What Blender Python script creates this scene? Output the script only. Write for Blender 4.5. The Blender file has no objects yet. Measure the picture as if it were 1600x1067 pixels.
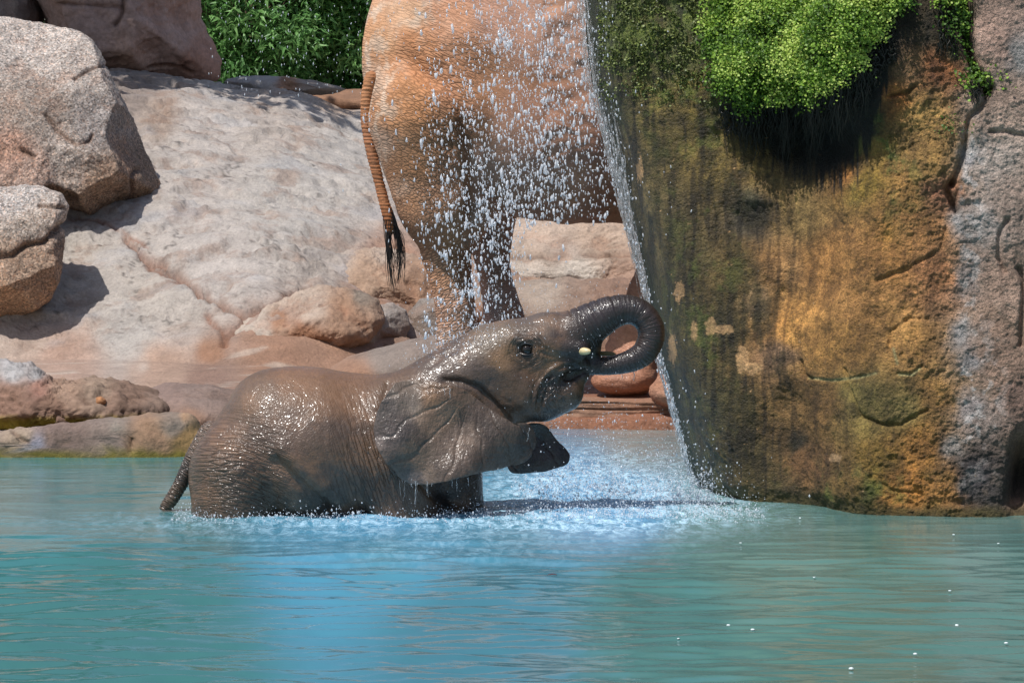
import bpy, math, random
import numpy as np
from mathutils import Vector

random.seed(7)
RNG = np.random.default_rng(7)
sc = bpy.context.scene
C = sc.collection

# ------------------------------------------------------------------ camera
CAM_H = 2.2
TILT = math.radians(3.75)
FOC = 6000.0                       # focal length in photograph pixels (1600 wide)
cam_d = bpy.data.cameras.new('camera')
cam = bpy.data.objects.new('camera', cam_d)
C.objects.link(cam)
cam.location = (0, 0, CAM_H)
cam.rotation_euler = (math.radians(90) - TILT, 0, 0)
cam_d.sensor_width = 36
cam_d.lens = 135
cam_d.clip_end = 1000
sc.camera = cam

# ------------------------------------------------------------------ light
SUN_DIR = Vector((-0.36, -0.34, 0.87)).normalized()      # towards the sun
elev = math.asin(SUN_DIR.z)
world = bpy.data.worlds.new('World')
sc.world = world
world.use_nodes = True
wn = world.node_tree
bg = wn.nodes['Background']
sky = wn.nodes.new('ShaderNodeTexSky')
sky.sky_type = 'NISHITA'
sky.sun_disc = False
sky.sun_elevation = elev
sky.sun_rotation = math.atan2(SUN_DIR.x, SUN_DIR.y)
sky.air_density = 1.0
sky.dust_density = 1.6
wn.links.new(sky.outputs[0], bg.inputs[0])
bg.inputs[1].default_value = 0.11
sun_d = bpy.data.lights.new('sun', 'SUN')
sun_d.energy = 4.2
sun_d.angle = math.radians(0.5)
sun_d.color = (1.0, 0.965, 0.92)
sun = bpy.data.objects.new('sun', sun_d)
C.objects.link(sun)
sun.rotation_euler = (-SUN_DIR).to_track_quat('-Z', 'Y').to_euler()
sc.view_settings.view_transform = 'Standard'
sc.view_settings.look = 'None'
sc.view_settings.gamma = 1
sc.view_settings.exposure = 0.15
sc.view_settings.use_curve_mapping = False

# ------------------------------------------------------------------ geometry helpers
ST, CT = math.sin(TILT), math.cos(TILT)

def P(px, py, Y):
    """the point at distance Y from the shore path seen at picture position px, py"""
    u = (np.asarray(px, float) - 800) / FOC
    v = -(np.asarray(py, float) - 533.5) / FOC
    dy = CT + v * ST
    dz = -ST + v * CT
    k = Y / dy
    return np.stack(np.broadcast_arrays(u * k, Y + 0 * u * k, CAM_H + dz * k), -1)

def proj(p):
    p = np.asarray(p)
    x, y, z = p[..., 0], p[..., 1], p[..., 2] - CAM_H
    f = y * CT - z * ST
    w = y * ST + z * CT
    return 800 + FOC * x / f, 533.5 - FOC * w / f

_perm = np.random.default_rng(3).permutation(256)
_perm = np.concatenate([_perm, _perm, _perm]).astype(np.int64)
_g = np.random.default_rng(4).normal(size=(256, 3))
_g /= np.linalg.norm(_g, axis=1, keepdims=True)

def noise(p):
    p = np.asarray(p, float)
    i = np.floor(p).astype(np.int64)
    f = p - i
    i &= 255
    w = f * f * f * (f * (f * 6 - 15) + 10)
    out = 0
    for a in (0, 1):
        wa = w[..., 0] if a else 1 - w[..., 0]
        ia = _perm[i[..., 0] + a]
        for b in (0, 1):
            wb = w[..., 1] if b else 1 - w[..., 1]
            ib = _perm[ia + i[..., 1] + b]
            for c in (0, 1):
                wc = w[..., 2] if c else 1 - w[..., 2]
                g = _g[_perm[ib + i[..., 2] + c] & 255]
                d = g[..., 0] * (f[..., 0] - a) + g[..., 1] * (f[..., 1] - b) + g[..., 2] * (f[..., 2] - c)
                out = out + wa * wb * wc * d
    return out * 1.5

def fbm(p, octv=4, gain=0.5, lac=2.03, ridged=False):
    p = np.asarray(p, float)
    a, s, out = 1.0, 0.0, 0
    for k in range(octv):
        n = noise(p + k * 17.3)
        if ridged:
            n = 1 - 2 * np.abs(n)
        out = out + a * n
        s += a
        a *= gain
        p = p * lac
    return out / s

def smooth(a, b, x):
    t = np.clip((x - a) / (b - a), 0, 1)
    return t * t * (3 - 2 * t)

def gauss(px, py, cx, cy, rx, ry, ang=0):
    dx, dy = px - cx, py - cy
    c, s = math.cos(math.radians(ang)), math.sin(math.radians(ang))
    u, v = (dx * c + dy * s) / rx, (-dx * s + dy * c) / ry
    return np.exp(-(u * u + v * v))

def seg_dist(px, py, pts):
    best = np.full(np.shape(px), 1e9)
    for (x0, y0), (x1, y1) in zip(pts[:-1], pts[1:]):
        dx, dy = x1 - x0, y1 - y0
        t = np.clip(((px - x0) * dx + (py - y0) * dy) / (dx * dx + dy * dy + 1e-9), 0, 1)
        best = np.minimum(best, np.hypot(px - x0 - t * dx, py - y0 - t * dy))
    return best

def lin(c):
    c = np.asarray(c, float) / 255.0
    return np.where(c <= 0.04045, c / 12.92, ((c + 0.055) / 1.055) ** 2.4)

def paint(px, py, anchors, k=1.0, power=2.2, warp=0, wp=None):
    """blend of colour patches, given as (x, y, reach, (r, g, b))"""
    px, py = np.array(px, float), np.array(py, float)
    if warp:
        q = np.stack([px / 60, py / 60, 0 * px], -1)
        px = px + warp * fbm(q, 4)
        py = py + warp * fbm(q + 31.7, 4)
    num = np.zeros(px.shape + (3,))
    den = np.full(px.shape, 1e-9)
    for x, y, r, c in anchors:
        d2 = ((px - x) ** 2 + (py - y) ** 2) / (r * r)
        w = 1 / (0.05 + d2) ** power
        num += w[..., None] * lin(c)
        den += w
    return num / den[..., None] * k

def mesh_obj(name, verts, faces, mat=None, parent=None, cols=None, attrs=None, smooth_sh=True, kind=None):
    verts = np.asarray(verts, np.float32).reshape(-1, 3)
    me = bpy.data.meshes.new(name)
    if isinstance(faces, np.ndarray):
        n = faces.shape[1]
        me.vertices.add(len(verts))
        me.vertices.foreach_set('co', verts.ravel())
        me.loops.add(faces.size)
        me.loops.foreach_set('vertex_index', faces.astype(np.int32).ravel())
        me.polygons.add(len(faces))
        me.polygons.foreach_set('loop_start', (np.arange(len(faces)) * n).astype(np.int32))
        me.update(calc_edges=True)
    else:
        me.from_pydata([tuple(map(float, v)) for v in verts], [], faces)
    if smooth_sh:
        me.polygons.foreach_set('use_smooth', np.ones(len(me.polygons), bool))
    if cols is not None:
        cols = np.asarray(cols).reshape(-1, 3)
        a = me.color_attributes.new('Col', 'FLOAT_COLOR', 'POINT')
        a.data.foreach_set('color', np.concatenate([np.clip(cols, 0, 1), np.ones((len(cols), 1))], 1).astype(np.float32).ravel())
    for k, v in (attrs or {}).items():
        v = np.asarray(v, np.float32)
        if v.ndim == 2:
            a = me.attributes.new(k, 'FLOAT_VECTOR', 'POINT')
            a.data.foreach_set('vector', v.ravel())
        else:
            a = me.attributes.new(k, 'FLOAT', 'POINT')
            a.data.foreach_set('value', v.ravel())
    if mat:
        me.materials.append(mat)
    o = bpy.data.objects.new(name, me)
    C.objects.link(o)
    if parent:
        o.parent = parent
    if kind:
        o['kind'] = kind
    return o

def normals(verts, faces):
    v = verts.reshape(-1, 3)
    f = faces
    a = v[f[:, 2]] - v[f[:, 0]]
    b = v[f[:, 3 if f.shape[1] > 3 else 1]] - v[f[:, 1 if f.shape[1] > 3 else 0]]
    n = np.cross(a, b) if f.shape[1] > 3 else np.cross(b, a)
    out = np.zeros_like(v)
    for k in range(f.shape[1]):
        for c in range(3):
            out[:, c] += np.bincount(f[:, k], weights=n[:, c], minlength=len(v))
    return out / (np.linalg.norm(out, axis=1, keepdims=True) + 1e-12)

def grid_faces(n, m, wrap=False):
    i, j = np.meshgrid(np.arange(n - 1), np.arange(m if wrap else m - 1), indexing='ij')
    j2 = (j + 1) % m
    return np.stack([i * m + j, i * m + j2, (i + 1) * m + j2, (i + 1) * m + j], -1).reshape(-1, 4)

def tag(o, label, cat, group=None, kind=None):
    o['label'] = label
    o['category'] = cat
    if group:
        o['group'] = group
    if kind:
        o['kind'] = kind
    return o

def empty(name, loc, label, cat, group=None):
    o = bpy.data.objects.new(name, None)
    C.objects.link(o)
    # kept at the world origin's frame so parts are given in world coordinates
    o.empty_display_size = 0.2
    tag(o, label, cat, group)
    o.location = tuple(map(float, loc))
    return o

def part(o, parent):
    """parents a mesh built in world coordinates to its thing's Empty"""
    o.parent = parent
    bpy.context.view_layer.update()
    o.matrix_parent_inverse = parent.matrix_world.inverted()
    return o

def catmull(pts, n):
    pts = np.asarray(pts, float)
    p = np.concatenate([[2 * pts[0] - pts[1]], pts, [2 * pts[-1] - pts[-2]]])
    t = np.linspace(0, len(pts) - 1 - 1e-6, n)
    i = t.astype(int)
    f = (t - i)[:, None]
    a, b, c, d = p[i], p[i + 1], p[i + 2], p[i + 3]
    return 0.5 * (2 * b + (c - a) * f + (2 * a - 5 * b + 4 * c - d) * f ** 2 + (3 * b - a - 3 * c + d) * f ** 3)

def tubes(paths, sides=5):
    """paths: list of (points (n,3), radii (n,)) -> verts, quad faces of one joined mesh"""
    V, F, off = [], [], 0
    ang = np.arange(sides) * 2 * math.pi / sides
    for pts, rad in paths:
        pts = np.asarray(pts, float)
        t = np.gradient(pts, axis=0)
        t /= np.linalg.norm(t, axis=1, keepdims=True) + 1e-12
        ref = np.array([0, 1.0, 0]) if abs(t[0][1]) < .8 else np.array([1.0, 0, 0])
        u = np.cross(t, ref)
        u /= np.linalg.norm(u, axis=1, keepdims=True) + 1e-12
        w = np.cross(t, u)
        r = np.asarray(rad)[:, None, None]
        ring = pts[:, None] + r * (np.cos(ang)[None, :, None] * u[:, None] + np.sin(ang)[None, :, None] * w[:, None])
        V.append(ring.reshape(-1, 3))
        F.append(grid_faces(len(pts), sides, True) + off)
        off += len(pts) * sides
    return np.concatenate(V), np.concatenate(F)

# ------------------------------------------------------------------ materials
class NT:
    def __init__(s, name):
        s.m = bpy.data.materials.new(name)
        s.m.use_nodes = True
        s.t = s.m.node_tree
        s.b = s.t.nodes['Principled BSDF']
    def n(s, typ, **kw):
        nd = s.t.nodes.new(typ)
        for k, v in kw.items():
            if hasattr(nd, k):
                setattr(nd, k, v)
        return nd
    def l(s, a, b):
        s.t.links.new(a, b)
    def attr(s, name):
        a = s.n('ShaderNodeAttribute')
        a.attribute_name = name
        return a
    def noise(s, scale, detail=4, rough=.55, vec=None, dist=0.0):
        nd = s.n('ShaderNodeTexNoise')
        nd.inputs['Scale'].default_value = scale
        nd.inputs['Detail'].default_value = detail
        nd.inputs['Roughness'].default_value = rough
        nd.inputs['Distortion'].default_value = dist
        s.l(vec if vec else s.co(), nd.inputs['Vector'])
        return nd.outputs['Fac']
    def vor(s, scale, feature='DISTANCE_TO_EDGE', vec=None):
        nd = s.n('ShaderNodeTexVoronoi')
        nd.feature = feature
        nd.inputs['Scale'].default_value = scale
        s.l(vec if vec else s.co(), nd.inputs['Vector'])
        return nd
    def co(s):
        if not hasattr(s, '_co'):
            s._co = s.n('ShaderNodeTexCoord').outputs['Object']
        return s._co
    def ramp(s, fac, stops):
        r = s.n('ShaderNodeValToRGB')
        e = r.color_ramp.elements
        while len(e) < len(stops):
            e.new(.5)
        for k, (p, c) in enumerate(stops):
            e[k].position = p
            e[k].color = (c, c, c, 1) if not hasattr(c, '__len__') else (*c, 1)
        s.l(fac, r.inputs[0])
        return r.outputs[0]
    def math(s, op, a, b=None):
        nd = s.n('ShaderNodeMath', operation=op)
        for i, v in enumerate((a, b)):
            if v is None:
                continue
            if isinstance(v, (int, float)):
                nd.inputs[i].default_value = v
            else:
                s.l(v, nd.inputs[i])
        return nd.outputs[0]
    def mix(s, a, b, fac, mode='MIX'):
        nd = s.n('ShaderNodeMix', data_type='RGBA', blend_type=mode)
        for sock, v in ((nd.inputs['Factor'], fac), (nd.inputs[6], a), (nd.inputs[7], b)):
            if isinstance(v, (int, float)):
                sock.default_value = v if sock.type == 'VALUE' else (v, v, v, 1)
            elif isinstance(v, tuple):
                sock.default_value = (*v, 1)
            else:
                s.l(v, sock)
        return nd.outputs[2]
    def bump(s, h, strength, dist, prev=None):
        nd = s.n('ShaderNodeBump')
        if isinstance(strength, (int, float)):
            nd.inputs['Strength'].default_value = strength
        else:
            s.l(strength, nd.inputs['Strength'])
        nd.inputs['Distance'].default_value = dist
        s.l(h, nd.inputs['Height'])
        if prev:
            s.l(prev, nd.inputs['Normal'])
        return nd.outputs[0]
    def set(s, **kw):
        for k, v in kw.items():
            i = s.b.inputs[k.replace('_', ' ')]
            if isinstance(v, (int, float)):
                i.default_value = v
            elif isinstance(v, tuple):
                i.default_value = (*v, 1) if len(v) == 3 and i.type == 'RGBA' else v
            else:
                s.l(v, i)
        return s.m

def mat_granite():
    t = NT('granite')
    base = t.attr('Col').outputs['Color']
    sp = t.vor(85, 'F1')
    cellv = t.n('ShaderNodeSeparateColor')
    t.l(sp.outputs['Color'], cellv.inputs[0])
    f = t.ramp(cellv.outputs[0], [(0, .35), (.22, .5), (.3, .95), (.72, 1.05), (.82, 1.6), (1, 1.9)])
    c = t.mix(base, f, .8, 'MULTIPLY')
    warm = t.ramp(cellv.outputs[1], [(0, (1, 1, 1)), (.7, (1, 1, 1)), (.8, (1.15, .9, .7)), (1, (1.2, .8, .6))])
    c = t.mix(c, warm, .4, 'MULTIPLY')
    st = t.ramp(t.noise(3.2, 6, .65), [(.3, .62), (.5, .95), (.7, 1.2)])
    c = t.mix(c, st, .8, 'MULTIPLY')
    b = t.bump(t.noise(9, 8, .7), .8, .05)
    b = t.bump(t.noise(70, 4, .7), .6, .012, b)
    return t.set(Base_Color=c, Roughness=.8, Normal=b)

def mat_rock(name, fine=55, bump1=.6, bump2=.5, rough=.88, mott=(.7, 1.0, 1.25), wet=None, pits=False, fdist=.012):
    t = NT(name)
    base = t.attr('Col').outputs['Color']
    st = t.ramp(t.noise(5, 8, .7), [(.3, mott[0]), (.5, mott[1]), (.7, mott[2])])
    c = t.mix(base, st, .8, 'MULTIPLY')
    st2 = t.ramp(t.noise(fine, 5, .7), [(.3, .6), (.5, 1.0), (.7, 1.3)])
    c = t.mix(c, st2, .6, 'MULTIPLY')
    b = t.bump(t.noise(7, 8, .72), bump1, .05)
    b = t.bump(t.noise(fine, 6, .75), bump2, fdist, b)
    if pits:
        v = t.vor(26, 'F1')
        pt = t.ramp(v.outputs['Distance'], [(0, 0), (.35, 1)])
        b = t.bump(pt, .5, .014, b)
        v2 = t.vor(75, 'F1')
        b = t.bump(t.ramp(v2.outputs['Distance'], [(0, 0), (.5, 1)]), .6, .008, b)
        sp = t.ramp(t.noise(110, 3, .7), [(.35, .55), (.5, 1), (.66, 1.6)])
        c = t.mix(c, sp, .55, 'MULTIPLY')
        mp = t.n('ShaderNodeMapping')
        mp.inputs['Scale'].default_value = (1, 1, .09)
        t.l(t.co(), mp.inputs[0])
        c = t.mix(c, t.ramp(t.noise(22, 5, .7, mp.outputs[0]), [(.36, .55), (.5, 1), (.66, 1.25)]), .55, 'MULTIPLY')
    if wet:
        w = t.attr('Wet').outputs['Fac']
        r = t.n('ShaderNodeMapRange')
        t.l(w, r.inputs[0])
        r.inputs[3].default_value = rough
        r.inputs[4].default_value = wet
        t.set(Roughness=r.outputs[0])
    else:
        t.set(Roughness=rough)
    return t.set(Base_Color=c, Normal=b)

def mat_skin(name, rough, coat, crack_dark, bstr=1.0, sparkle=0.0, dist=.01):
    t = NT(name)
    base = t.attr('Col').outputs['Color']
    W = t.attr('W')
    sep = t.n('ShaderNodeSeparateColor')
    t.l(W.outputs['Color'], sep.inputs[0])
    def lines(att, scale):
        a = t.attr(att).outputs['Vector']
        jit = t.n('ShaderNodeTexNoise')
        jit.inputs['Scale'].default_value = scale * .8
        jit.inputs['Detail'].default_value = 3
        t.l(a, jit.inputs['Vector'])
        ad = t.n('ShaderNodeVectorMath', operation='MULTIPLY_ADD')
        t.l(jit.outputs['Color'], ad.inputs[0])
        ad.inputs[1].default_value = (.7 / scale,) * 3
        t.l(a, ad.inputs[2])
        v = t.vor(scale, 'DISTANCE_TO_EDGE', ad.outputs[0])
        return t.ramp(v.outputs['Distance'], [(0, 0), (.06, .35), (.22, .9), (.45, 1)])
    la, lb = lines('wa', 1.0), lines('wb', 1.0)
    fine = t.ramp(t.vor(62, 'DISTANCE_TO_EDGE').outputs['Distance'], [(0, 0), (.18, .9), (.4, 1)])
    b = t.bump(la, t.math('MULTIPLY', sep.outputs[0], bstr), dist)
    b = t.bump(lb, t.math('MULTIPLY', sep.outputs[1], bstr), dist, b)
    b = t.bump(fine, t.math('MULTIPLY', sep.outputs[2], .5 * bstr), dist * .4, b)
    bc = t.bump(t.noise(60, 4, .7), .22, .0020, b)
    b = t.bump(t.noise(160, 3, .7), .25 + sparkle, .004, b)
    inv = t.math('SUBTRACT', 1, la)
    da = t.math('MULTIPLY', inv, sep.outputs[0])
    db = t.math('MULTIPLY', t.math('SUBTRACT', 1, lb), sep.outputs[1])
    dk = t.math('MULTIPLY', t.math('MAXIMUM', da, db), crack_dark)
    st = t.ramp(t.noise(6, 7, .68), [(.3, .72), (.5, 1.0), (.7, 1.25)])
    c = t.mix(base, st, .75, 'MULTIPLY')
    st = t.ramp(t.noise(45, 4, .7), [(.3, .75), (.5, 1.0), (.7, 1.2)])
    c = t.mix(c, st, .6, 'MULTIPLY')
    c = t.mix(c, (.012, .008, .006), dk)
    t.set(Base_Color=c, Normal=b, Specular_IOR_Level=.3)
    w = t.attr('Wet').outputs['Fac']
    r = t.n('ShaderNodeMapRange')
    t.l(w, r.inputs[0])
    r.inputs[3].default_value = .85
    r.inputs[4].default_value = rough
    t.set(Roughness=r.outputs[0])
    if coat:
        t.set(Coat_Weight=t.math('MULTIPLY', t.math('MULTIPLY', w, coat), t.ramp(t.noise(75, 5, .75), [(.38, .35), (.60, 1)])), Coat_Roughness=.19, Coat_IOR=1.5, Coat_Normal=bc)
    return t.m

def mat_simple(name, col, rough=.6, **kw):
    t = NT(name)
    v = t.ramp(t.noise(25, 4), [(.3, .75), (.7, 1.2)])
    c = t.mix(col, v, .8, 'MULTIPLY')
    return t.set(Base_Color=c, Roughness=rough, **kw)

def mat_leaf(name, c1, c2, c3, rough=.45, trans=.25):
    t = NT(name)
    a = t.attr('rnd').outputs['Fac']
    c = t.ramp(a, [(0, c1), (.55, c2), (1, c3)])
    t.set(Base_Color=c, Roughness=rough, Specular_IOR_Level=.4)
    tr = t.n('ShaderNodeBsdfTranslucent')
    t.l(c, tr.inputs['Color'])
    mx = t.n('ShaderNodeMixShader')
    mx.inputs[0].default_value = trans
    t.l(t.b.outputs[0], mx.inputs[1])
    t.l(tr.outputs[0], mx.inputs[2])
    t.l(mx.outputs[0], t.t.nodes['Material Output'].inputs['Surface'])
    return t.m

def mat_water():
    t = NT('pool_water')
    col = t.attr('Col').outputs['Color']
    foam = t.attr('Foam').outputs['Fac']
    mf = t.n('ShaderNodeMapping')
    mf.inputs['Scale'].default_value = (1, .35, 1)
    t.l(t.co(), mf.inputs[0])
    fn = t.noise(15, 8, .78, mf.outputs[0], dist=.8)
    fm = t.math('MULTIPLY', foam, t.ramp(fn, [(.44, .05), (.60, 1)]))
    c = t.mix(col, (.50, .74, .90), fm)
    mp = t.n('ShaderNodeMapping')
    mp.inputs['Scale'].default_value = (1, 1.5, 1)
    t.l(t.co(), mp.inputs[0])
    b = t.bump(t.noise(7, 3, .5, mp.outputs[0]), .09, .03)
    b = t.bump(t.noise(45, 4, .6), t.math('ADD', t.math('MULTIPLY', foam, .7), .04), .02, b)
    return t.set(Base_Color=c, Roughness=t.math('ADD', t.math('MULTIPLY', fm, .35), .05), IOR=1.33, Normal=b)

def mat_drop():
    t = NT('falling_water')
    return t.set(Base_Color=(.86, .90, .96), Roughness=.10, IOR=1.33, Transmission_Weight=.30, Specular_IOR_Level=.7, Alpha=.66)

M_GRANITE = mat_granite()
M_SLOPE = mat_rock('pale_rock', 48, .8, .8)
M_BROWN = mat_rock('brown_rock', 30, .7, .5)
M_CLIFF = mat_rock('stained_rock', 62, .6, .9, rough=.85, mott=(.58, 1.0, 1.40), wet=.55, pits=True, fdist=.036)
M_BABY = mat_skin('wet_skin', .5, 1.0, .6, .75, .0, .009)
M_EAR = mat_skin('ear_skin', .45, .8, .4, .8, .3, .008)
M_ADULT = mat_skin('dusty_skin', .5, .25, .55, .75, .1, .014)
M_DROP = mat_drop()
def mat_stream():
    t = NT('streaming_water')
    return t.set(Base_Color=(.92, .94, .96), Roughness=.06, IOR=1.33, Transmission_Weight=.86)
M_STREAM = mat_stream()
M_WATER = mat_water()
M_IVORY = mat_simple('ivory', (.62, .50, .27), .35)
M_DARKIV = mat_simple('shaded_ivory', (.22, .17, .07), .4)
M_EYE = mat_simple('eye_dark', (.012, .009, .007), .04)
M_HAIR = mat_simple('black_hair', (.012, .010, .010), .4)
M_NAIL = mat_simple('toenail', (.33, .24, .17), .5)
M_BARK = mat_simple('bark', (.10, .07, .045), .9)
M_SHRUB = mat_leaf('shrub_leaf', (.06, .15, .045), (.15, .34, .095), (.28, .50, .17), .4, .4)
M_FERN = mat_leaf('fern_leaf', (.07, .15, .018), (.25, .42, .05), (.52, .64, .15), .5, .3)
M_TREE = mat_leaf('tree_leaf', (.02, .05, .012), (.04, .10, .02), (.07, .15, .03))
M_ROOT = mat_simple('wet_root', (.014, .013, .008), .5)

# ------------------------------------------------------------------ the ground
TOPX = [-700, 0, 170, 240, 350, 460, 560, 700, 1000, 2200]
TOPY = [112, 104, 108, 116, 130, 150, 183, 205, 230, 260]

def shore(x):
    return 23.30 + 1.58 * smooth(-1.75, -1.25, x) + .05 * np.sin(x * 5)

def ground_base(x, y):
    pxt = 800 + x * FOC / 34.0
    ztop = CAM_H - (np.interp(pxt, TOPX, TOPY) - 140) / 176.0
    ys = shore(x)
    d = y - ys
    right = smooth(-1.6, -1.1, x)
    bank = -.9 + .97 * smooth(-.30, .02, d) + (.05 + .06 * right) * smooth(0, .5, d) + (.16 - .06 * right) * smooth(.5, 4, d)
    toe = 27.1 + .35 * np.sin(x * 1.7 + 1.0) + .5 * smooth(-1.6, -.6, x)
    t = np.clip((y - toe) / (34.0 - toe), 0, 1)
    up = 1 - (1 - t) ** 1.75
    h = bank + (ztop - bank) * up
    far = smooth(34.2, 36.5, y)
    h = h * (1 - far) + far * (1.95 + .25 * smooth(36, 41, y) + .002 * np.maximum(y - 41, 0))
    return h

CRACKS = [  # polyline in picture position, width, depth
    ([(195, 372), (225, 398), (270, 425), (310, 450), (345, 478), (385, 492)], 3.6, .08),
    ([(225, 398), (240, 420), (282, 440)], 3.5, .04),
    ([(385, 492), (372, 512), (355, 520), (350, 535)], 4, .07),
    ([(385, 492), (420, 482), (455, 460), (485, 450)], 3.2, .07),
    ([(325, 490), (335, 510), (352, 522)], 2.5, .03),
    ([(110, 343), (170, 350), (230, 385)], 2.0, .02),
]

def axis(segs):
    out = [segs[0][0]]
    for a, b, s in segs:
        n = max(1, int(round((b - a) / s)))
        out += list(np.linspace(a, b, n + 1)[1:])
    return np.array(out)

gx = axis([(-70, -12, 4), (-12, -5, .3), (-5, 2.3, .024), (2.3, 5, .1), (5, 12, .4), (12, 70, 4)])
gy = axis([(22, 23, .1), (23, 25.6, .018), (25.6, 34.6, .023), (34.6, 42, .08), (42, 60, 1), (60, 200, 10)])
X, Y = np.meshgrid(gx, gy, indexing='ij')
Z = ground_base(X, Y)
slope_w = smooth(26.9, 28.0, Y) * (1 - smooth(35, 37, Y))
bank_w = smooth(.0, .5, Y - shore(X)) * (1 - slope_w)
Q = np.stack([X, Y, 0 * X], -1)
rl = fbm(Q * np.array([.8, .8, 1]), 4)
Z = Z + slope_w * .13 * rl
Z = Z + slope_w * (.030 * fbm(Q * 2.3 + 5, 6, .55) + .016 * fbm(Q * 7 + 9, 5, .6, ridged=True))
# ragged ledges on the dome
lg = fbm(Q * np.array([1.2, 2.0, 1]) + 40, 5, .55)
Z = Z - slope_w * .045 * smooth(.06, .12, lg) - slope_w * .02 * smooth(.0, .03, fbm(Q * np.array([2.5, 4.5, 1]) + 90, 5, .6))
Z = Z + bank_w * (.02 * fbm(Q * 1.6 + 3, 5) + .006 * fbm(Q * 9, 4))
px, py = proj(np.stack([X, Y, Z], -1))
wx = px + 11 * fbm(Q * 6, 4)
wy = py + 11 * fbm(Q * 6 + 9, 4)
crack = np.zeros_like(Z)
for pts, w, dep in CRACKS:
    m = (px > -50) & (px < 700) & (py > 300) & (py < 600)
    d = np.full(Z.shape, 99.0)
    d[m] = seg_dist(wx[m], wy[m], pts)
    k = np.exp(-(d / w) ** 2)
    Z -= dep * k
    crack = np.maximum(crack, np.exp(-(d / (w * 1.5)) ** 2))
# flaky patch beside the big boulder and small scabs
flk = gauss(px, py, 240, 190, 45, 30, 10) + gauss(px, py, 130, 360, 40, 18) + .5 * gauss(px, py, 270, 160, 40, 12)
Z += flk * .05 * fbm(Q * 9 + 2, 5, .6, ridged=True)

def ground_z(x, y):
    return float(np.interp(0, [0], [0])) + float(ground_base(np.array(x), np.array(y)))

def ground_hit(pxx, pyy, y0=23.0, y1=60.0):
    ys_ = np.linspace(y0, y1, 1500)
    pts = P(pxx, pyy, ys_)
    g = ground_base(pts[:, 0], pts[:, 1])
    k = np.argmax(pts[:, 2] <= g)
    return float(ys_[k])

PALE, MUD, RUST = (196, 187, 175), (178, 154, 134), (160, 120, 94)
cols = paint(px, py, [
    (100, 560, 60, (184, 154, 136)), (250, 575, 60, (182, 152, 132)), (330, 548, 22, RUST), (430, 560, 50, (164, 126, 102)), (560, 565, 60, (170, 132, 108)),
    (230, 570, 22, (205, 185, 170)), (60, 530, 40, (190, 168, 152)), (200, 520, 60, (186, 178, 170)), (320, 600, 40, (150, 120, 104)), (320, 640, 40, (136, 110, 95)),
    (60, 450, 60, PALE), (250, 470, 70, (188, 178, 168)), (330, 400, 70, (192, 182, 174)), (300, 250, 90, (192, 182, 174)), (450, 300, 90, (190, 182, 174)),
    (250, 190, 40, (172, 154, 140)), (420, 200, 60, (186, 174, 164)), (550, 230, 50, (190, 182, 174)), (500, 400, 40, (180, 168, 158)),
    (600, 430, 40, (178, 134, 108)), (880, 370, 40, (190, 160, 135)), (880, 415, 30, (196, 178, 160)), (880, 470, 40, (165, 128, 104)), (900, 520, 40, (150, 110, 85)),
    (950, 640, 60, (160, 110, 84)), (1000, 600, 60, (156, 104, 78)), (700, 560, 80, (150, 122, 105)), (200, 120, 60, (150, 135, 125)),
    (540, 150, 30, (185, 160, 140)), (620, 700, 90, (130, 110, 90)), (-300, 300, 200, PALE), (1500, 300, 300, (180, 150, 130)),
], k=.82, warp=18)
# rusty dust caught in hollows and thin dark lichen veins
dust = smooth(.0, .26, fbm(Q * np.array([2.6, 4.0, 1]) + 77, 7, .72)) * slope_w
cols = cols * (1 - .45 * dust[..., None]) + .45 * dust[..., None] * lin((150, 116, 94)) * .8
spk = smooth(.14, .28, fbm(Q * 14 + 60, 4, .7)) * smooth(-.05, .2, fbm(Q * 1.7 + 9, 4)) * slope_w
cols = cols * (1 - .6 * spk[..., None])
vein = np.exp(-(fbm(Q * 5 + 50, 6, .62) / .022) ** 2) * smooth(.05, .3, fbm(Q * 1.4 + 20, 4)) * slope_w
cols *= (1 - .5 * vein[..., None])
bl = smooth(.1, .35, fbm(Q * np.array([1.5, 2.4, 1]) + 11, 5))[..., None] * slope_w[..., None]
cols = cols * (1 - .35 * bl) + .35 * bl * lin((176, 178, 182)) * .85
cols = cols * (1 - .75 * crack[..., None]) + .75 * crack[..., None] * lin((150, 96, 66)) * .7
pal = smooth(.18, .3, fbm(Q * np.array([1.4, 3.2, 1]) + 60, 4))[..., None] * bank_w[..., None]
cols = cols * (1 - .5 * pal) + .5 * pal * lin((205, 190, 175)) * .8
V3 = np.stack([X, Y, Z], -1)
mesh_obj('ground', V3, grid_faces(len(gx), len(gy))[:, ::-1].copy(), M_SLOPE, cols=cols, kind='structure')

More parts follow.
